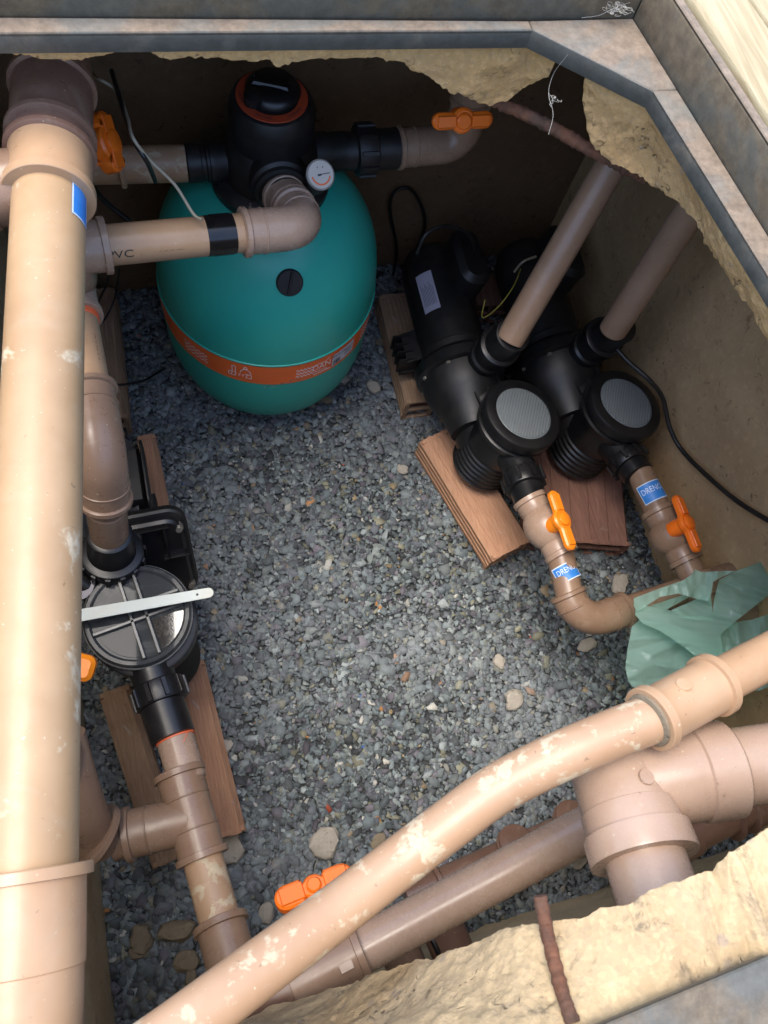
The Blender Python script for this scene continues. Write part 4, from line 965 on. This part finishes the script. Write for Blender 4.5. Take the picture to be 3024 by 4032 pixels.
# ---- drains: valve, sticker, elbow
g = V((.672, .468, .285))
run = thing('drain_pipe', 'brown drain pipe with amber handled valve above its blue DRENO sticker', 'pipe', (.7, .35, .25))
p0 = V((.6785, .482, .285)); p1 = P(2215, 2190, .285); dv = (p1-p0).normalized()
vb_ = valve_body('ball_valve', p0-dv*.01, p1, r60-.001, M['pvc_mauve'], run)
h0, h1 = P(2172, 1955, .345), P(2238, 2150, .345); hd = (h1-h0).normalized(); hm = h0.lerp(h1, .5)
handle(vb_, hm-cam_dir(hm)*.0+V((.0, 0, -.004)), hd, V((.35, -.1, .9)), M['orange_yellow'], L=(h1-h0).length+.022, w=.026, hub=.023, th=.014, stem=.03)
ecn = P(2290, 2458, .27); e_in = P(2232, 2335, .278)
mb = MB(); mb.cyl(p1-dv*.015, e_in+dv*.015, r60-.001); pp = mb.build('pipe', M['pvc_brown'], run)
sc2 = P(2232, 2262, .283); so_n = (cam_dir(sc2)+V((.28, 0, 0)))
s, b2 = sticker(run, p1.lerp(e_in, .5), dv, so_n, r60-.001, .036, .060, '', 0)
vs, fs = text_verts('DRENO', .0165)
cst = p1.lerp(e_in, .5); b2.add(on_pipe(cst, dv, so_n, r60-.001+.0012, [(-y_-.004, x_*.8) for x_, y_ in vs]), fs); b2.build('sticker_print', M['sticker_white'], s)
ex = P(2465, 2400, .27)
mb = MB(); elbow(mb, e_in, ecn, ex, r60, .06); mb.build('elbow', M['pvc_brown'], run)
exd = (ex-ecn).normalized()
mb = MB(); mb.cyl(ex-exd*.02, ex+exd*.36, r60-.002); mb.build('pipe', M['pvc_brown'], run)
run = thing('drain_pipe', 'brown drain pipe by the right wall, blue DRENO sticker above its orange handle', 'pipe', (.92, .35, .25))
u0 = P(2540, 1900, .30); u1 = P(2590, 2010, .30); p0 = P(2590, 2010, .30); p1 = P(2705, 2215, .30); dv = (p1-p0).normalized()
mb = MB(); mb.cyl(P(2520, 1860, .29), p0+dv*.01, r60-.001); mb.build('pipe', M['pvc_brown'], run)
vb_ = valve_body('ball_valve', p0-dv*.004, p1, r60-.001, M['pvc_brown'], run)
h0, h1 = P(2655, 1975, .36), P(2728, 2160, .36); hd = (h1-h0).normalized(); hm = h0.lerp(h1, .5)
handle(vb_, hm, hd, V((.4, -.1, .9)), M['orange'], L=(h1-h0).length+.022, w=.026, hub=.023, th=.014, stem=.03)
mb = MB(); e2c = P(2790, 2400, .29); mb.tube(fillet(p1-dv*.01, e2c, e2c+V((.09, -.03, 0)), .05), r60-.001, 32); coupling(mb, p1+dv*.03, p1+dv*.08, r60-.001, (1, 0)); mb.build('pipe', M['pvc_brown'], run)
cst = P(2590, 1948, .30); cst = u0.lerp(p0, .42); so_n = cam_dir(cst)+V((.30, 0, 0))
s, b2 = sticker(run, cst, dv, so_n, r60-.001, .044, .062, '', 0)
vs, fs = text_verts('DRENO', .0185); b2.add(on_pipe(cst, dv, so_n, r60-.001+.0012, [(-y_-.004, x_*.8) for x_, y_ in vs]), fs); b2.build('sticker_print', M['sticker_white'], s)

# ------------------------------------------------------------------ clay bricks
def brick(bl_, fl_, fr_, label, mat='clay', h=.09, z=None, tilt=0, wall_=.011):
    z = h if z is None else z
    a, b_, c = P(*bl_, z), P(*fl_, z), P(*fr_, z); ly = (a-b_).normalized(); L = (a-b_).length; w = (c-b_).dot(V((ly.y, -ly.x, 0)))
    lx = V((ly.y, -ly.x, 0))*(1 if w > 0 else -1); w = abs(w); o = b_-V((0, 0, h))
    # extruded hollow block: grooved skin, cells inside
    def prof(x0, x1, z0, z1):
        pts = []; g_ = .0022
        def edge(p, q, n):
            for k in range(n):
                for t, dpt in ((0, 0), (.42, 0), (.5, 1), (.92, 1)):
                    tt = (k+t)/n; x_ = p[0]+(q[0]-p[0])*tt; z_ = p[1]+(q[1]-p[1])*tt; nx2 = -(q[1]-p[1]); nz2 = (q[0]-p[0]); l_ = math.hypot(nx2, nz2); pts.append((x_+nx2/l_*g_*dpt, z_+nz2/l_*g_*dpt))
        c_ = .010
        edge((x0+c_, z0), (x1-c_, z0), 3); edge((x1, z0+c_), (x1, z1-c_), 4); edge((x1-c_, z1), (x0+c_, z1), 5); edge((x0, z1-c_), (x0, z0+c_), 4)
        return pts
    pr = prof(0, w, 0, h); n = len(pr); nc = 2 if w > .1 else 1; nr = 2
    root = thing('clay_brick', label, 'brick', o+lx*(w/2)+ly*(L/2), 'hollow clay bricks under the pumps')
    mb = MB(); segs = 14; vs = []
    for j in range(segs+1):
        t = j/segs
        for (x_, z_) in pr:
            p = o+lx*x_+ly*(L*t)+V((0, 0, z_)); e = .0012 if 0 < j < segs else .0035
            q = V((noise.noise(p*60), noise.noise(p*60+V((9, 0, 0))), noise.noise(p*60+V((0, 9, 0)))))
            vs.append(p+q*e)
    fs = [(j*n+k, j*n+(k+1) % n, (j+1)*n+(k+1) % n, (j+1)*n+k) for j in range(segs) for k in range(n)]
    mb.add(vs, fs); 
    cw = (w-wall_*(nc+1))/nc; ch = (h-wall_*(nr+1))/nr
    # solid end web pieces (bars between the holes), recessed 1 mm
    for yy in (.0015, L-.0115):
        for i in range(nc+1): 
            x0 = i*(cw+wall_)+.001*(i == 0); mb.box(o+lx*(x0+wall_/2)+ly*(yy+.005)+V((0, 0, h/2)), (wall_-.001, .010, h-.006), lx, ly, .0008)
        for i in range(nr+1):
            z0 = i*(ch+wall_); mb.box(o+lx*(w/2)+ly*(yy+.0052)+V((0, 0, z0+wall_/2)), (w-.006, .0096, wall_-.002), lx, ly, .0008)
    body = mb.build('shell', M[mat], root, angle=25)
    mb = MB()
    mb.box(o+lx*(w/2)+ly*(L/2)+V((0, 0, h/2)), (w-.012, L-.05, h-.012), lx, ly, .001); mb.build('core', M['clay_dark'], root)
    return root
brick((1490, 1160), (1600, 1590), (1720, 1570), 'dusty hollow clay brick under the motor of the nearer right pump', 'clay_pale')
brick((1655, 1735), (1945, 2205), (2090, 2110), 'orange grooved clay brick under the strainer of the nearer right pump', 'clay')
brick((2070, 1700), (2090, 2120), (2475, 2040), 'dark red clay brick under the strainer of the pump at the right wall', 'clay_dark')
brick((1830, 1080), (1850, 1200), (2030, 1180), 'dark clay brick lying behind the right pumps near the back wall', 'clay_dark')
brick((290, 1140), (330, 1660), (500, 1640), 'tan clay brick beside the left pump motor, left of the teal tank', 'clay_pale', .10)
brick((535, 1715), (590, 2030), (665, 2010), 'narrow standing clay brick between the left pump and the gravel, nearest the tank', 'clay', .10)
brick((385, 2735), (600, 3425), (735, 3395), 'tan clay brick under the left side of the tee fitting', 'clay_pale', .09)
brick((690, 2625), (850, 3310), (965, 3262), 'bright clay brick with wet spots lying right of the suction tee', 'clay', .09)

# ------------------------------------------------------------------ near sloping pipe, big tee, lower pipes
run = thing('sloping_pipe', 'long cement stained tan pipe sloping across the bottom of the picture with a ribbed coupling', 'pipe', (.3, .0, .85))
pts = [D(420, 4262, 248, .05), D(700, 4060, 236, .05), D(1000, 3832, 220, .05), D(1300, 3606, 204, .05), D(1560, 3405, 195, .05), D(1780, 3237, 192, .05), D(1960, 3105, 190, .05), D(2180, 2990, 190, .05), D(2400, 2895, 188, .05), D(2600, 2818, 186, .05)]
sm = smooth(pts, 5); mb = MB(); mb.tube(sm, .025, 56); sp = mb.build('pipe', M['pvc_stained'], run)
ca, cb = D(2555, 2835, 187, .05), D(2820, 2690, 178, .05); cdr = (cb-ca).normalized()
mb = MB(); socket(mb, ca, cb, .025, .0045, .0055)
bt = ca.lerp(cb, .42); un = (cam_dir(bt)+V((0, .45, 0))).normalized(); un = (un-cdr*un.dot(cdr)).normalized(); mb.lathe(bt+un*.030, un, [(0, .0085), (.0014, .0082), (.0018, .0)], 24); 
mb.build('coupling', M['pvc_tan'], run)
mb = MB(); mb.lathe(ca-cdr*.0035, cdr, [(0, .026), (.001, .0285), (.004, .0292), (.005, .027)], 40); mb.build('glue_bead', M['stone_tan'], run)
mb = MB(); far = D(3300, 2440, 165, .05); mb.cyl(cb-cdr*.01, far, .025); mb.build('pipe', M['pvc_tan'], run)

run = thing('large_tee_pipe', 'thick mauve brown tee fitting whose leg goes into the broken slab at the lower right', 'pipe', (.4, -.1, .8))
Tm = D(2440, 3090, 300, .085); Te = D(2620, 3620, 335, .085); tdv = (Te-Tm).normalized(); Rr = D(2990, 2905, 290, .085)
rdv = (Rr-Tm); rdv = (rdv-tdv*rdv.dot(tdv)*1.0).normalized()
v_c = D(2500, 3250, 305, .085)
mb = MB(); Lg = (D(2585, 3450, 325, .085)-Tm).length
mb.lathe(Tm, tdv, [(-.062, .040), (-.058, .048), (0, .0505), (.028, .0505), (.029, .0525), (Lg-.045, .0525), (Lg-.045, .0575), (Lg-.020, .058), (Lg-.018, .0575), (Lg-.018, .044)], 60)
mb.lathe(Tm, rdv, [(0, .045), (.06, .0505), (.085, .0505), (.087, .053), (.125, .053), (.128, .050), (.130, .0435)], 60)
u3 = cam_dir(Tm); q = Tm+tdv*(Lg-.085)
for (k, s, r_) in ((.0, .3, .0075),): 
    nrm = (u3+rdv*.55); nrm = (nrm-tdv*nrm.dot(tdv)).normalized(); mb.lathe(q+nrm*.0515, nrm, [(0, .0085), (.0022, .0082), (.0024, 0)], 24)
mb.build('tee', M['pvc_mauve'], run)
mb = MB(); mb.cyl(Tm+tdv*(Lg-.03), Tm+tdv*(Lg+.16), .0425, 56); mb.cyl(Tm+rdv*.11, Tm+rdv*.55, .0425, 56); mb.build('pipe', M['pvc_mauve'], run)

run = thing('lower_pipe', 'brown pipe running under the large tee and behind the sloping stained pipe', 'pipe', (.2, -.15, .6))
za, zb_ = D(1250, 3832, 180, .06), D(2380, 3225, 165, .06); zd = (zb_-za).normalized()
mb = MB(); mb.cyl(za, zb_+zd*.05, r60, 48); mb.build('pipe', M['pvc_mauve'], run)
mb = MB(); k0 = D(1430, 3735, 178, .06); coupling(mb, k0-zd*.10, k0, r60, (0, 1), .006, .003); ndr = cam_dir(k0); ndr = (ndr-zd*ndr.dot(zd)).normalized(); mb.box(k0-zd*.025+ndr*.036-V((0, .008, 0)), (.018, .014, .002), zd, ndr.cross(zd), .0006); mb.build('coupling', M['pvc_brown'], run)
mb = MB(); mb.tube(fillet(k0-zd*.08, k0-zd*.16, k0-zd*.16+V((-.05, -.02, -.2)), .06), r60+.004, 32); mb.build('elbow', M['pvc_dark'], run)

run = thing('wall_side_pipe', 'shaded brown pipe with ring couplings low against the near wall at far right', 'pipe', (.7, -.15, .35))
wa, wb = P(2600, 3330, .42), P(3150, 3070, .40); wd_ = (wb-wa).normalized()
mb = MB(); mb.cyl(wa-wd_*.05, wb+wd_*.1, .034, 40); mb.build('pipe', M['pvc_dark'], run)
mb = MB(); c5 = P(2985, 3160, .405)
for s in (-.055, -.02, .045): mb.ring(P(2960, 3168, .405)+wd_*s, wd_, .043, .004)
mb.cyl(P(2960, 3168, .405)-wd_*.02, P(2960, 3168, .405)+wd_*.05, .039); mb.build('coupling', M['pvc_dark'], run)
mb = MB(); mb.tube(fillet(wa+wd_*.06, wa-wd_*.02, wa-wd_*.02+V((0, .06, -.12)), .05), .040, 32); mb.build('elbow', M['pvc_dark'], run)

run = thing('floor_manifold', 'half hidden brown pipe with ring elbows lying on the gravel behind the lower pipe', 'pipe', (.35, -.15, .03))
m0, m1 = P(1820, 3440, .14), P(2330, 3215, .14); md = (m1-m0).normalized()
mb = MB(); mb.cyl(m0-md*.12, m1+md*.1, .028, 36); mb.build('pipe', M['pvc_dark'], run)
for (uu, vv) in ((2025, 3330), (2245, 3232)):
    q = P(uu, vv, .16); mb = MB(); mb.tube([q+V((0, -.03, -.03)), q, q+V((.0, .01, .02))], .031, 32); mb.ring(q+V((0, .003, .006)), V((0, .5, .9)), .036, .005); mb.ring(q+V((0, .010, .02)), V((0, .5, .9)), .033, .004); mb.build('elbow', M['pvc_dark'], run)
    mb = MB(); 
for t in (-.05, .10, .24): 
    mb = MB(); mb.ring(m0+md*t, md, .036, .006); mb.build('ring', M['pvc_dark'], run)
q0_, q1_ = P(1530, 3640, .30), P(1620, 3850, .28)
run = thing('wall_stub_pipe', 'short brown pipe stub entering the near wall below the lower pipe', 'pipe', P(1600, 3780, .25), None)
mb = MB(); mb.cyl(q0_, q1_+(q1_-q0_)*.6, .034, 36); mb.build('pipe', M['pvc_brown'], run)
q0_, q1_ = P(1700, 3560, .30), P(1785, 3750, .28)
run = thing('wall_stub_pipe', 'dark brown pipe stub with black strap entering the near wall', 'pipe', P(1740, 3700, .25), None)
mb = MB(); mb.cyl(q0_, q1_+(q1_-q0_)*.6, .037, 36); mb.build('pipe', M['pvc_dark'], run)
mb = MB(); mb.ring(q0_.lerp(q1_, .7)+V((-.028, 0, 0)), (q1_-q0_).cross(V((0, 0, 1))), .034, .004); mb.build('strap', M['black'], run)

# ------------------------------------------------------------------ rebars
def rebar(pts, r, label, name='rusty_rebar'):
    sm = smooth(pts, 26); rs = []; Lc = 0
    for i, p in enumerate(sm):
        if i: Lc += (p-sm[i-1]).length
        rs.append(r*(1+.07*max(0, math.sin(Lc*2*math.pi/.009))**2+.08*noise.noise(p*70)+.14*noise.noise(p*220)))
    mb = MB(); mb.tube(sm, rs, 22, wob=.22); return tag(mb.build(name, M['rust'], angle=80), label, 'rebar')
rebar([P(1880, 370, .99), P(1980, 410, .985), P(2150, 490, .98), P(2300, 575, .975), P(2440, 650, .97), P(2540, 700, .96)], .0085, 'flaking rusty reinforcing bar bridging the gap in the broken slab')
from mathutils.bvhtree import BVHTree
_ns = [o for o in bpy.data.objects if o.name.startswith('concrete_slab') and 'nearest the viewer' in o['label']][0]
_bv = BVHTree.FromPolygons([v.co+_ns.location for v in _ns.data.vertices], [tuple(p.vertices) for p in _ns.data.polygons])
def on_slab(u, v, lift):
    d = V(_n(_ray(u, v))); h = _bv.ray_cast(V((0, 0, H)), d)[0]
    return h-d*lift if h is not None else None
_pts = [on_slab(2150, 3650, .012), on_slab(2160, 3700, .008), on_slab(2172, 3745, .008), on_slab(2190, 3820, .007), on_slab(2205, 3875, .006), on_slab(2222, 3930, .005), on_slab(2240, 3985, .004), on_slab(2256, 4030, .002)]
_pts = [p for p in _pts if p is not None]; _pts = [_pts[0]+(_pts[0]-_pts[1])*1.3+V((0, .012, .004))]+_pts
rebar(_pts, .0056, 'short rusty bar sticking up against the pale slab edge at the bottom')

# ------------------------------------------------------------------ cables and threads
def cable(pts, r, mat, label, cat='cable', n=10): mb = MB(); mb.tube(smooth(pts, n), r, 10); return tag(mb.build('cable', M[mat], angle=80), label, cat)
bw = 1.33
def BW(u, v, y=1.325):
    d = _ray(u, v); t = y/d[1]; return V(d*t+[0, 0, H])
def RW(u, v, x=1.06):
    d = _ray(u, v); t = x/d[0]; return V(d*t+[0, 0, H])
cable([BW(1545, 1110, 1.30), BW(1560, 980), BW(1535, 830), BW(1550, 760), BW(1610, 742), BW(1655, 800), BW(1672, 890), BW(1640, 980), BW(1580, 1060), BW(1545, 1130, 1.29)], .0042, 'wire_black', 'black cable loop hanging on the dark back wall right of the teal tank')
cable([P(1640, 1000, .42), P(1680, 920, .46), P(1760, 890, .46), P(1840, 920, .42), P(1870, 980, .36)], .0042, 'wire_black', 'black cable arching over the motor of the nearer right pump')
cable([P(2400, 1340, .40), P(2470, 1420, .40), P(2560, 1500, .40), P(2610, 1570, .36), RW(2640, 1690, 1.045), RW(2700, 1790), RW(2860, 1940), RW(3000, 2035), RW(3150, 2110)], .0052, 'wire_black', 'thick black cable running along the right wall from the wall side pump')
cable([BW(330, 250), P(375, 300, .86), P(455, 355, .86), P(500, 455, .88), P(525, 545, .90), P(600, 640, .86), P(690, 730, .84), P(760, 840, .81), P(795, 865, .81)], .0024, 'wire_grey', 'thin grey wire hanging down to the taped end of the filter pipe')
cable([P(440, 280, .86), P(470, 380, .87), P(520, 540, .88), P(580, 640, .86), P(612, 715, .72)], .0036, 'wire_black', 'thin black wire twisted round the grey wire behind the orange valve')
cable([P(350, 720, .62), P(420, 800, .55), P(520, 880, .5), P(600, 960, .42)], .005, 'wire_black', 'black cable running down behind the taped filter pipe')
cable([P(400, 1000, .4), P(425, 1100, .25), P(385, 1200, .16), P(400, 1270, .14), P(450, 1180, .16), P(470, 1060, .3)], .0022, 'wire_black', 'thin dark wire hooked over the tan brick left of the tank')
cable([P(390, 1505, .13), P(470, 1515, .13), P(560, 1500, .08), P(650, 1450, .03)], .0028, 'wire_black', 'thin black wire crossing the brick to the left of the teal tank')
cable([P(1910, 1180, .3), P(1900, 1250, .28), P(1960, 1210, .3), P(2020, 1130, .32), P(2050, 1060, .3)], .0013, 'wire_yellow', 'thin yellow wire between the two right pumps')
cable([P(1560, 1140, .02), P(1640, 1138, .1), P(1680, 1140, .1)], .0025, 'wire_grey', 'pale wire end lying behind the dusty brick')
cable([P(2025, 1070, .3), P(2060, 1030, .34), P(2110, 1010, .34)], .003, 'wire_grey', 'pale curved wire near the riser of the nearer pump')
m, nt, b = newmat('lint'); b.inputs['Base Color'].default_value = (.42, .40, .35, 1); b.inputs['Roughness'].default_value = .9; M['lint'] = m
def thread(pts, r, label, extra=0, spread=.01, at=None):
    mb = MB(); mb.tube(smooth(pts, 8), r*.6, 5)
    for k in range(extra):
        c = at + V((random.gauss(0, spread), random.gauss(0, spread), random.gauss(0, spread*.3))); q = [c]; a0 = random.uniform(0, 6.28); turn = random.uniform(-1.6, 1.6)
        for st in range(6):
            a0 += turn+random.gauss(0, .3); q.append(q[-1]+V((math.cos(a0), math.sin(a0), random.gauss(0, .25)))*spread*.45)
        mb.tube(smooth(q, 5), r*random.uniform(.35, .7), 4)
    return tag(mb.build('thread', M['lint'], angle=80), label, 'thread')
thread([P(2235, 215, Zf+.002), P(2180, 290, 1.08), P(2160, 370, 1.06), P(2178, 450, 1.05), P(2160, 530, 1.035)], .0004, 'white hair dangling from the corner plate over the gap', 10, .004, P(2185, 388, 1.06))
thread([P(2290, 70, Zf+.004), P(2360, 60, Zf+.006), P(2420, 30, Zf+.02), P(2480, 10, Zf+.05)], .00035, 'clump of white lint caught in the back corner of the steel frame', 26, .007, P(2430, 35, Zf+.02))

# ------------------------------------------------------------------ green bag
from mathutils.geometry import delaunay_2d_cdt
def film(px, z, seed, amp=.012, drop=None):
    pts = [V((u, v)) for u, v in px]; n = len(pts); dense_ = []
    for i_ in range(n):
        a_, b_ = pts[i_], pts[(i_+1) % n]; k_ = max(1, int((b_-a_).length/14))
        for k in range(k_): dense_.append(a_.lerp(b_, k/k_))
    poly = list(dense_); m_ = len(poly)
    def inside(p):
        c = False
        for i_ in range(m_):
            a_, b_ = poly[i_], poly[i_-1]
            if (a_.y > p.y) != (b_.y > p.y) and p.x < (b_.x-a_.x)*(p.y-a_.y)/(b_.y-a_.y)+a_.x: c = not c
        return c
    x0, x1 = min(p.x for p in poly), max(p.x for p in poly); y0, y1 = min(p.y for p in poly), max(p.y for p in poly)
    g_ = []; y_ = y0+6
    while y_ < y1:
        x_ = x0+6
        while x_ < x1:
            q = V((x_+random.uniform(-2, 2), y_+random.uniform(-2, 2)))
            if inside(q): g_.append(q)
            x_ += 8
        y_ += 8
    co, ed_, fc_, _, _, _ = delaunay_2d_cdt(poly+g_, [], [list(range(m_))], 1, 1e-4)
    vs = []
    for q in co:
        ang_ = -.45+seed*.23; w = V(((q.x*math.cos(ang_)+q.y*math.sin(ang_))/420, (-q.x*math.sin(ang_)+q.y*math.cos(ang_))/95, seed)); w = w+V((.5*noise.noise(w*.8), .5*noise.noise(w*.8+V((5, 0, 0))), 0)); rid = 1-abs(noise.noise(w*1.3))*2.6; rid2 = 1-abs(noise.noise(w*2.9+V((4, 4, 0))))*2.6
        zz = z+amp*(.75*rid+.4*rid2+.22*abs(noise.noise(w*6))+.07*noise.noise(w*13))+(drop(q.x, q.y) if drop else 0)
        vs.append(P(q.x, q.y, zz))
    return vs, [tuple(f) for f in fc_]
bag = thing('plastic_bag', 'crumpled translucent green plastic bag draped over the drain pipes at the right', 'bag', P(2750, 2450, .2))
for px, z, sd_, am, dr in (
  ([(2519, 2440), (2488, 2467), (2471, 2554), (2462, 2630), (2474, 2682), (2488, 2702), (2560, 2730), (2780, 2700), (2880, 2560), (2760, 2500), (2640, 2460)], .325, 1.3, .013, lambda u, v: -.00012*max(0, v-2560)),
  ([(2790, 2560), (2834, 2491), (2883, 2450), (2960, 2440), (3024, 2419), (3150, 2400), (3170, 2640), (2990, 2720), (2800, 2720)], .335, 7.7, .016, None),
  ([(2502, 2401), (2540, 2384), (2623, 2398), (2692, 2426), (2780, 2428), (2805, 2420), (2812, 2360), (2831, 2284), (2896, 2249), (3024, 2201), (3170, 2150), (3170, 2260), (3024, 2346), (2896, 2446), (2836, 2498), (2846, 2571), (2870, 2640), (2790, 2630), (2761, 2602), (2692, 2547), (2599, 2484), (2530, 2455), (2502, 2422)], .372, 3.1, .012, None),
  ([(2640, 2404), (2751, 2355), (2800, 2352), (2808, 2440), (2700, 2440)], .355, 5.2, .008, None),
  ([(2495, 2356), (2595, 2318), (2692, 2284), (2723, 2263), (2737, 2241), (2761, 2253), (2824, 2249), (2900, 2247), (2846, 2270), (2808, 2290), (2796, 2367), (2748, 2360), (2671, 2337), (2600, 2350), (2540, 2388), (2508, 2412), (2496, 2385)], .388, 9.4, .012, None),
  ([(2560, 2385), (2690, 2343), (2712, 2352), (2660, 2380), (2625, 2400)], .345, 11.0, .006, None)):
    vs, fs = film(px, z, sd_, am, dr); mb = MB(); mb.add(vs, fs); mb.build('film_fold', M['bag'], bag, angle=180)

# ------------------------------------------------------------------ loose stones
def stone(u, v, r, label, mat='stone', asp=.75):
    rr = r/F*1.74; c = P(u, v, .012); me_v = []; mb = MB(); n1, n2 = 14, 9; rot_ = random.uniform(0, 6.28); sd_ = random.uniform(0, 50)
    prof = []
    for j in range(n2+1):
        th = math.pi*j/n2
        for i in range(n1):
            ph = 2*math.pi*i/n1; p = V((math.sin(th)*math.cos(ph), asp*math.sin(th)*math.sin(ph), .42*math.cos(th)))
            k = 1+.42*noise.noise(p*1.6+V((sd_, 0, 0)))+.16*noise.noise(p*4+V((sd_, 3, 0)))
            p = p*k; p.z = max(min(p.z, .30), -.3); p = Matrix.Rotation(rot_, 3, 'Z') @ p
            me_v.append(c+p*rr+V((0, 0, .30*rr+gz(c.x, c.y))))
    fs = [(j*n1+i, j*n1+(i+1) % n1, (j+1)*n1+(i+1) % n1, (j+1)*n1+i) for j in range(n2) for i in range(n1)]
    mb.add(me_v, fs); return tag(mb.build('stone', M[mat], angle=30), label, 'stone', 'loose stones lying on the gravel')
stone(1473, 1522, 38, 'pale stone beside the dusty brick, right of the teal tank')
stone(1586, 1850, 27, 'whitish stone left of the grooved orange brick')
stone(1270, 3323, 62, 'largest pale lump of mortar, above the orange bar handle')
stone(893, 3345, 58, 'pale mortar lump just below the bright clay brick end', asp=.9)
stone(2023, 2756, 46, 'flat grey stone in the shaded gravel above the sloping pipe')
stone(2434, 2297, 56, 'tan flat stone between the two drain pipes', 'stone', .6)
stone(1968, 2603, 32, 'small grey stone in the middle right of the gravel')
stone(2311, 2540, 44, 'dim grey stone below the drain elbow', 'stone', .6)
stone(871, 2953, 46, 'pale stone touching the right side of the bright clay brick')
stone(1048, 3595, 36, 'pale stone left of the orange bar handle')
stone(1489, 3312, 30, 'small tan stone above the sloping pipe', 'stone_tan')
stone(565, 3690, 48, 'tan stone in the gravel left of the stained suction pipe', 'stone_tan')
stone(700, 3660, 66, 'largest brown stone, touching the left of the stained suction pipe', 'stone_tan', .5)
stone(740, 3770, 44, 'mossy tan stone close to the lower suction coupling', 'stone_tan')
stone(545, 3735, 30, 'small tan stone near the left wall foot', 'stone_tan')
stone(760, 3850, 40, 'yellowish stone lowest beside the suction coupling', 'stone_tan', .5)
stone(2275, 3395, 30, 'grey stone by the big tee', 'stone')
stone(1285, 1175+400, 26, 'small tan stone at the foot of the teal tank, right side', 'stone_tan')
stone(1355, 1495, 24, 'small grey stone near the paper label side of the tank', 'stone')
stone(1500, 1350, 30, 'tan stone between teal tank and dusty brick', 'stone_tan', .6)
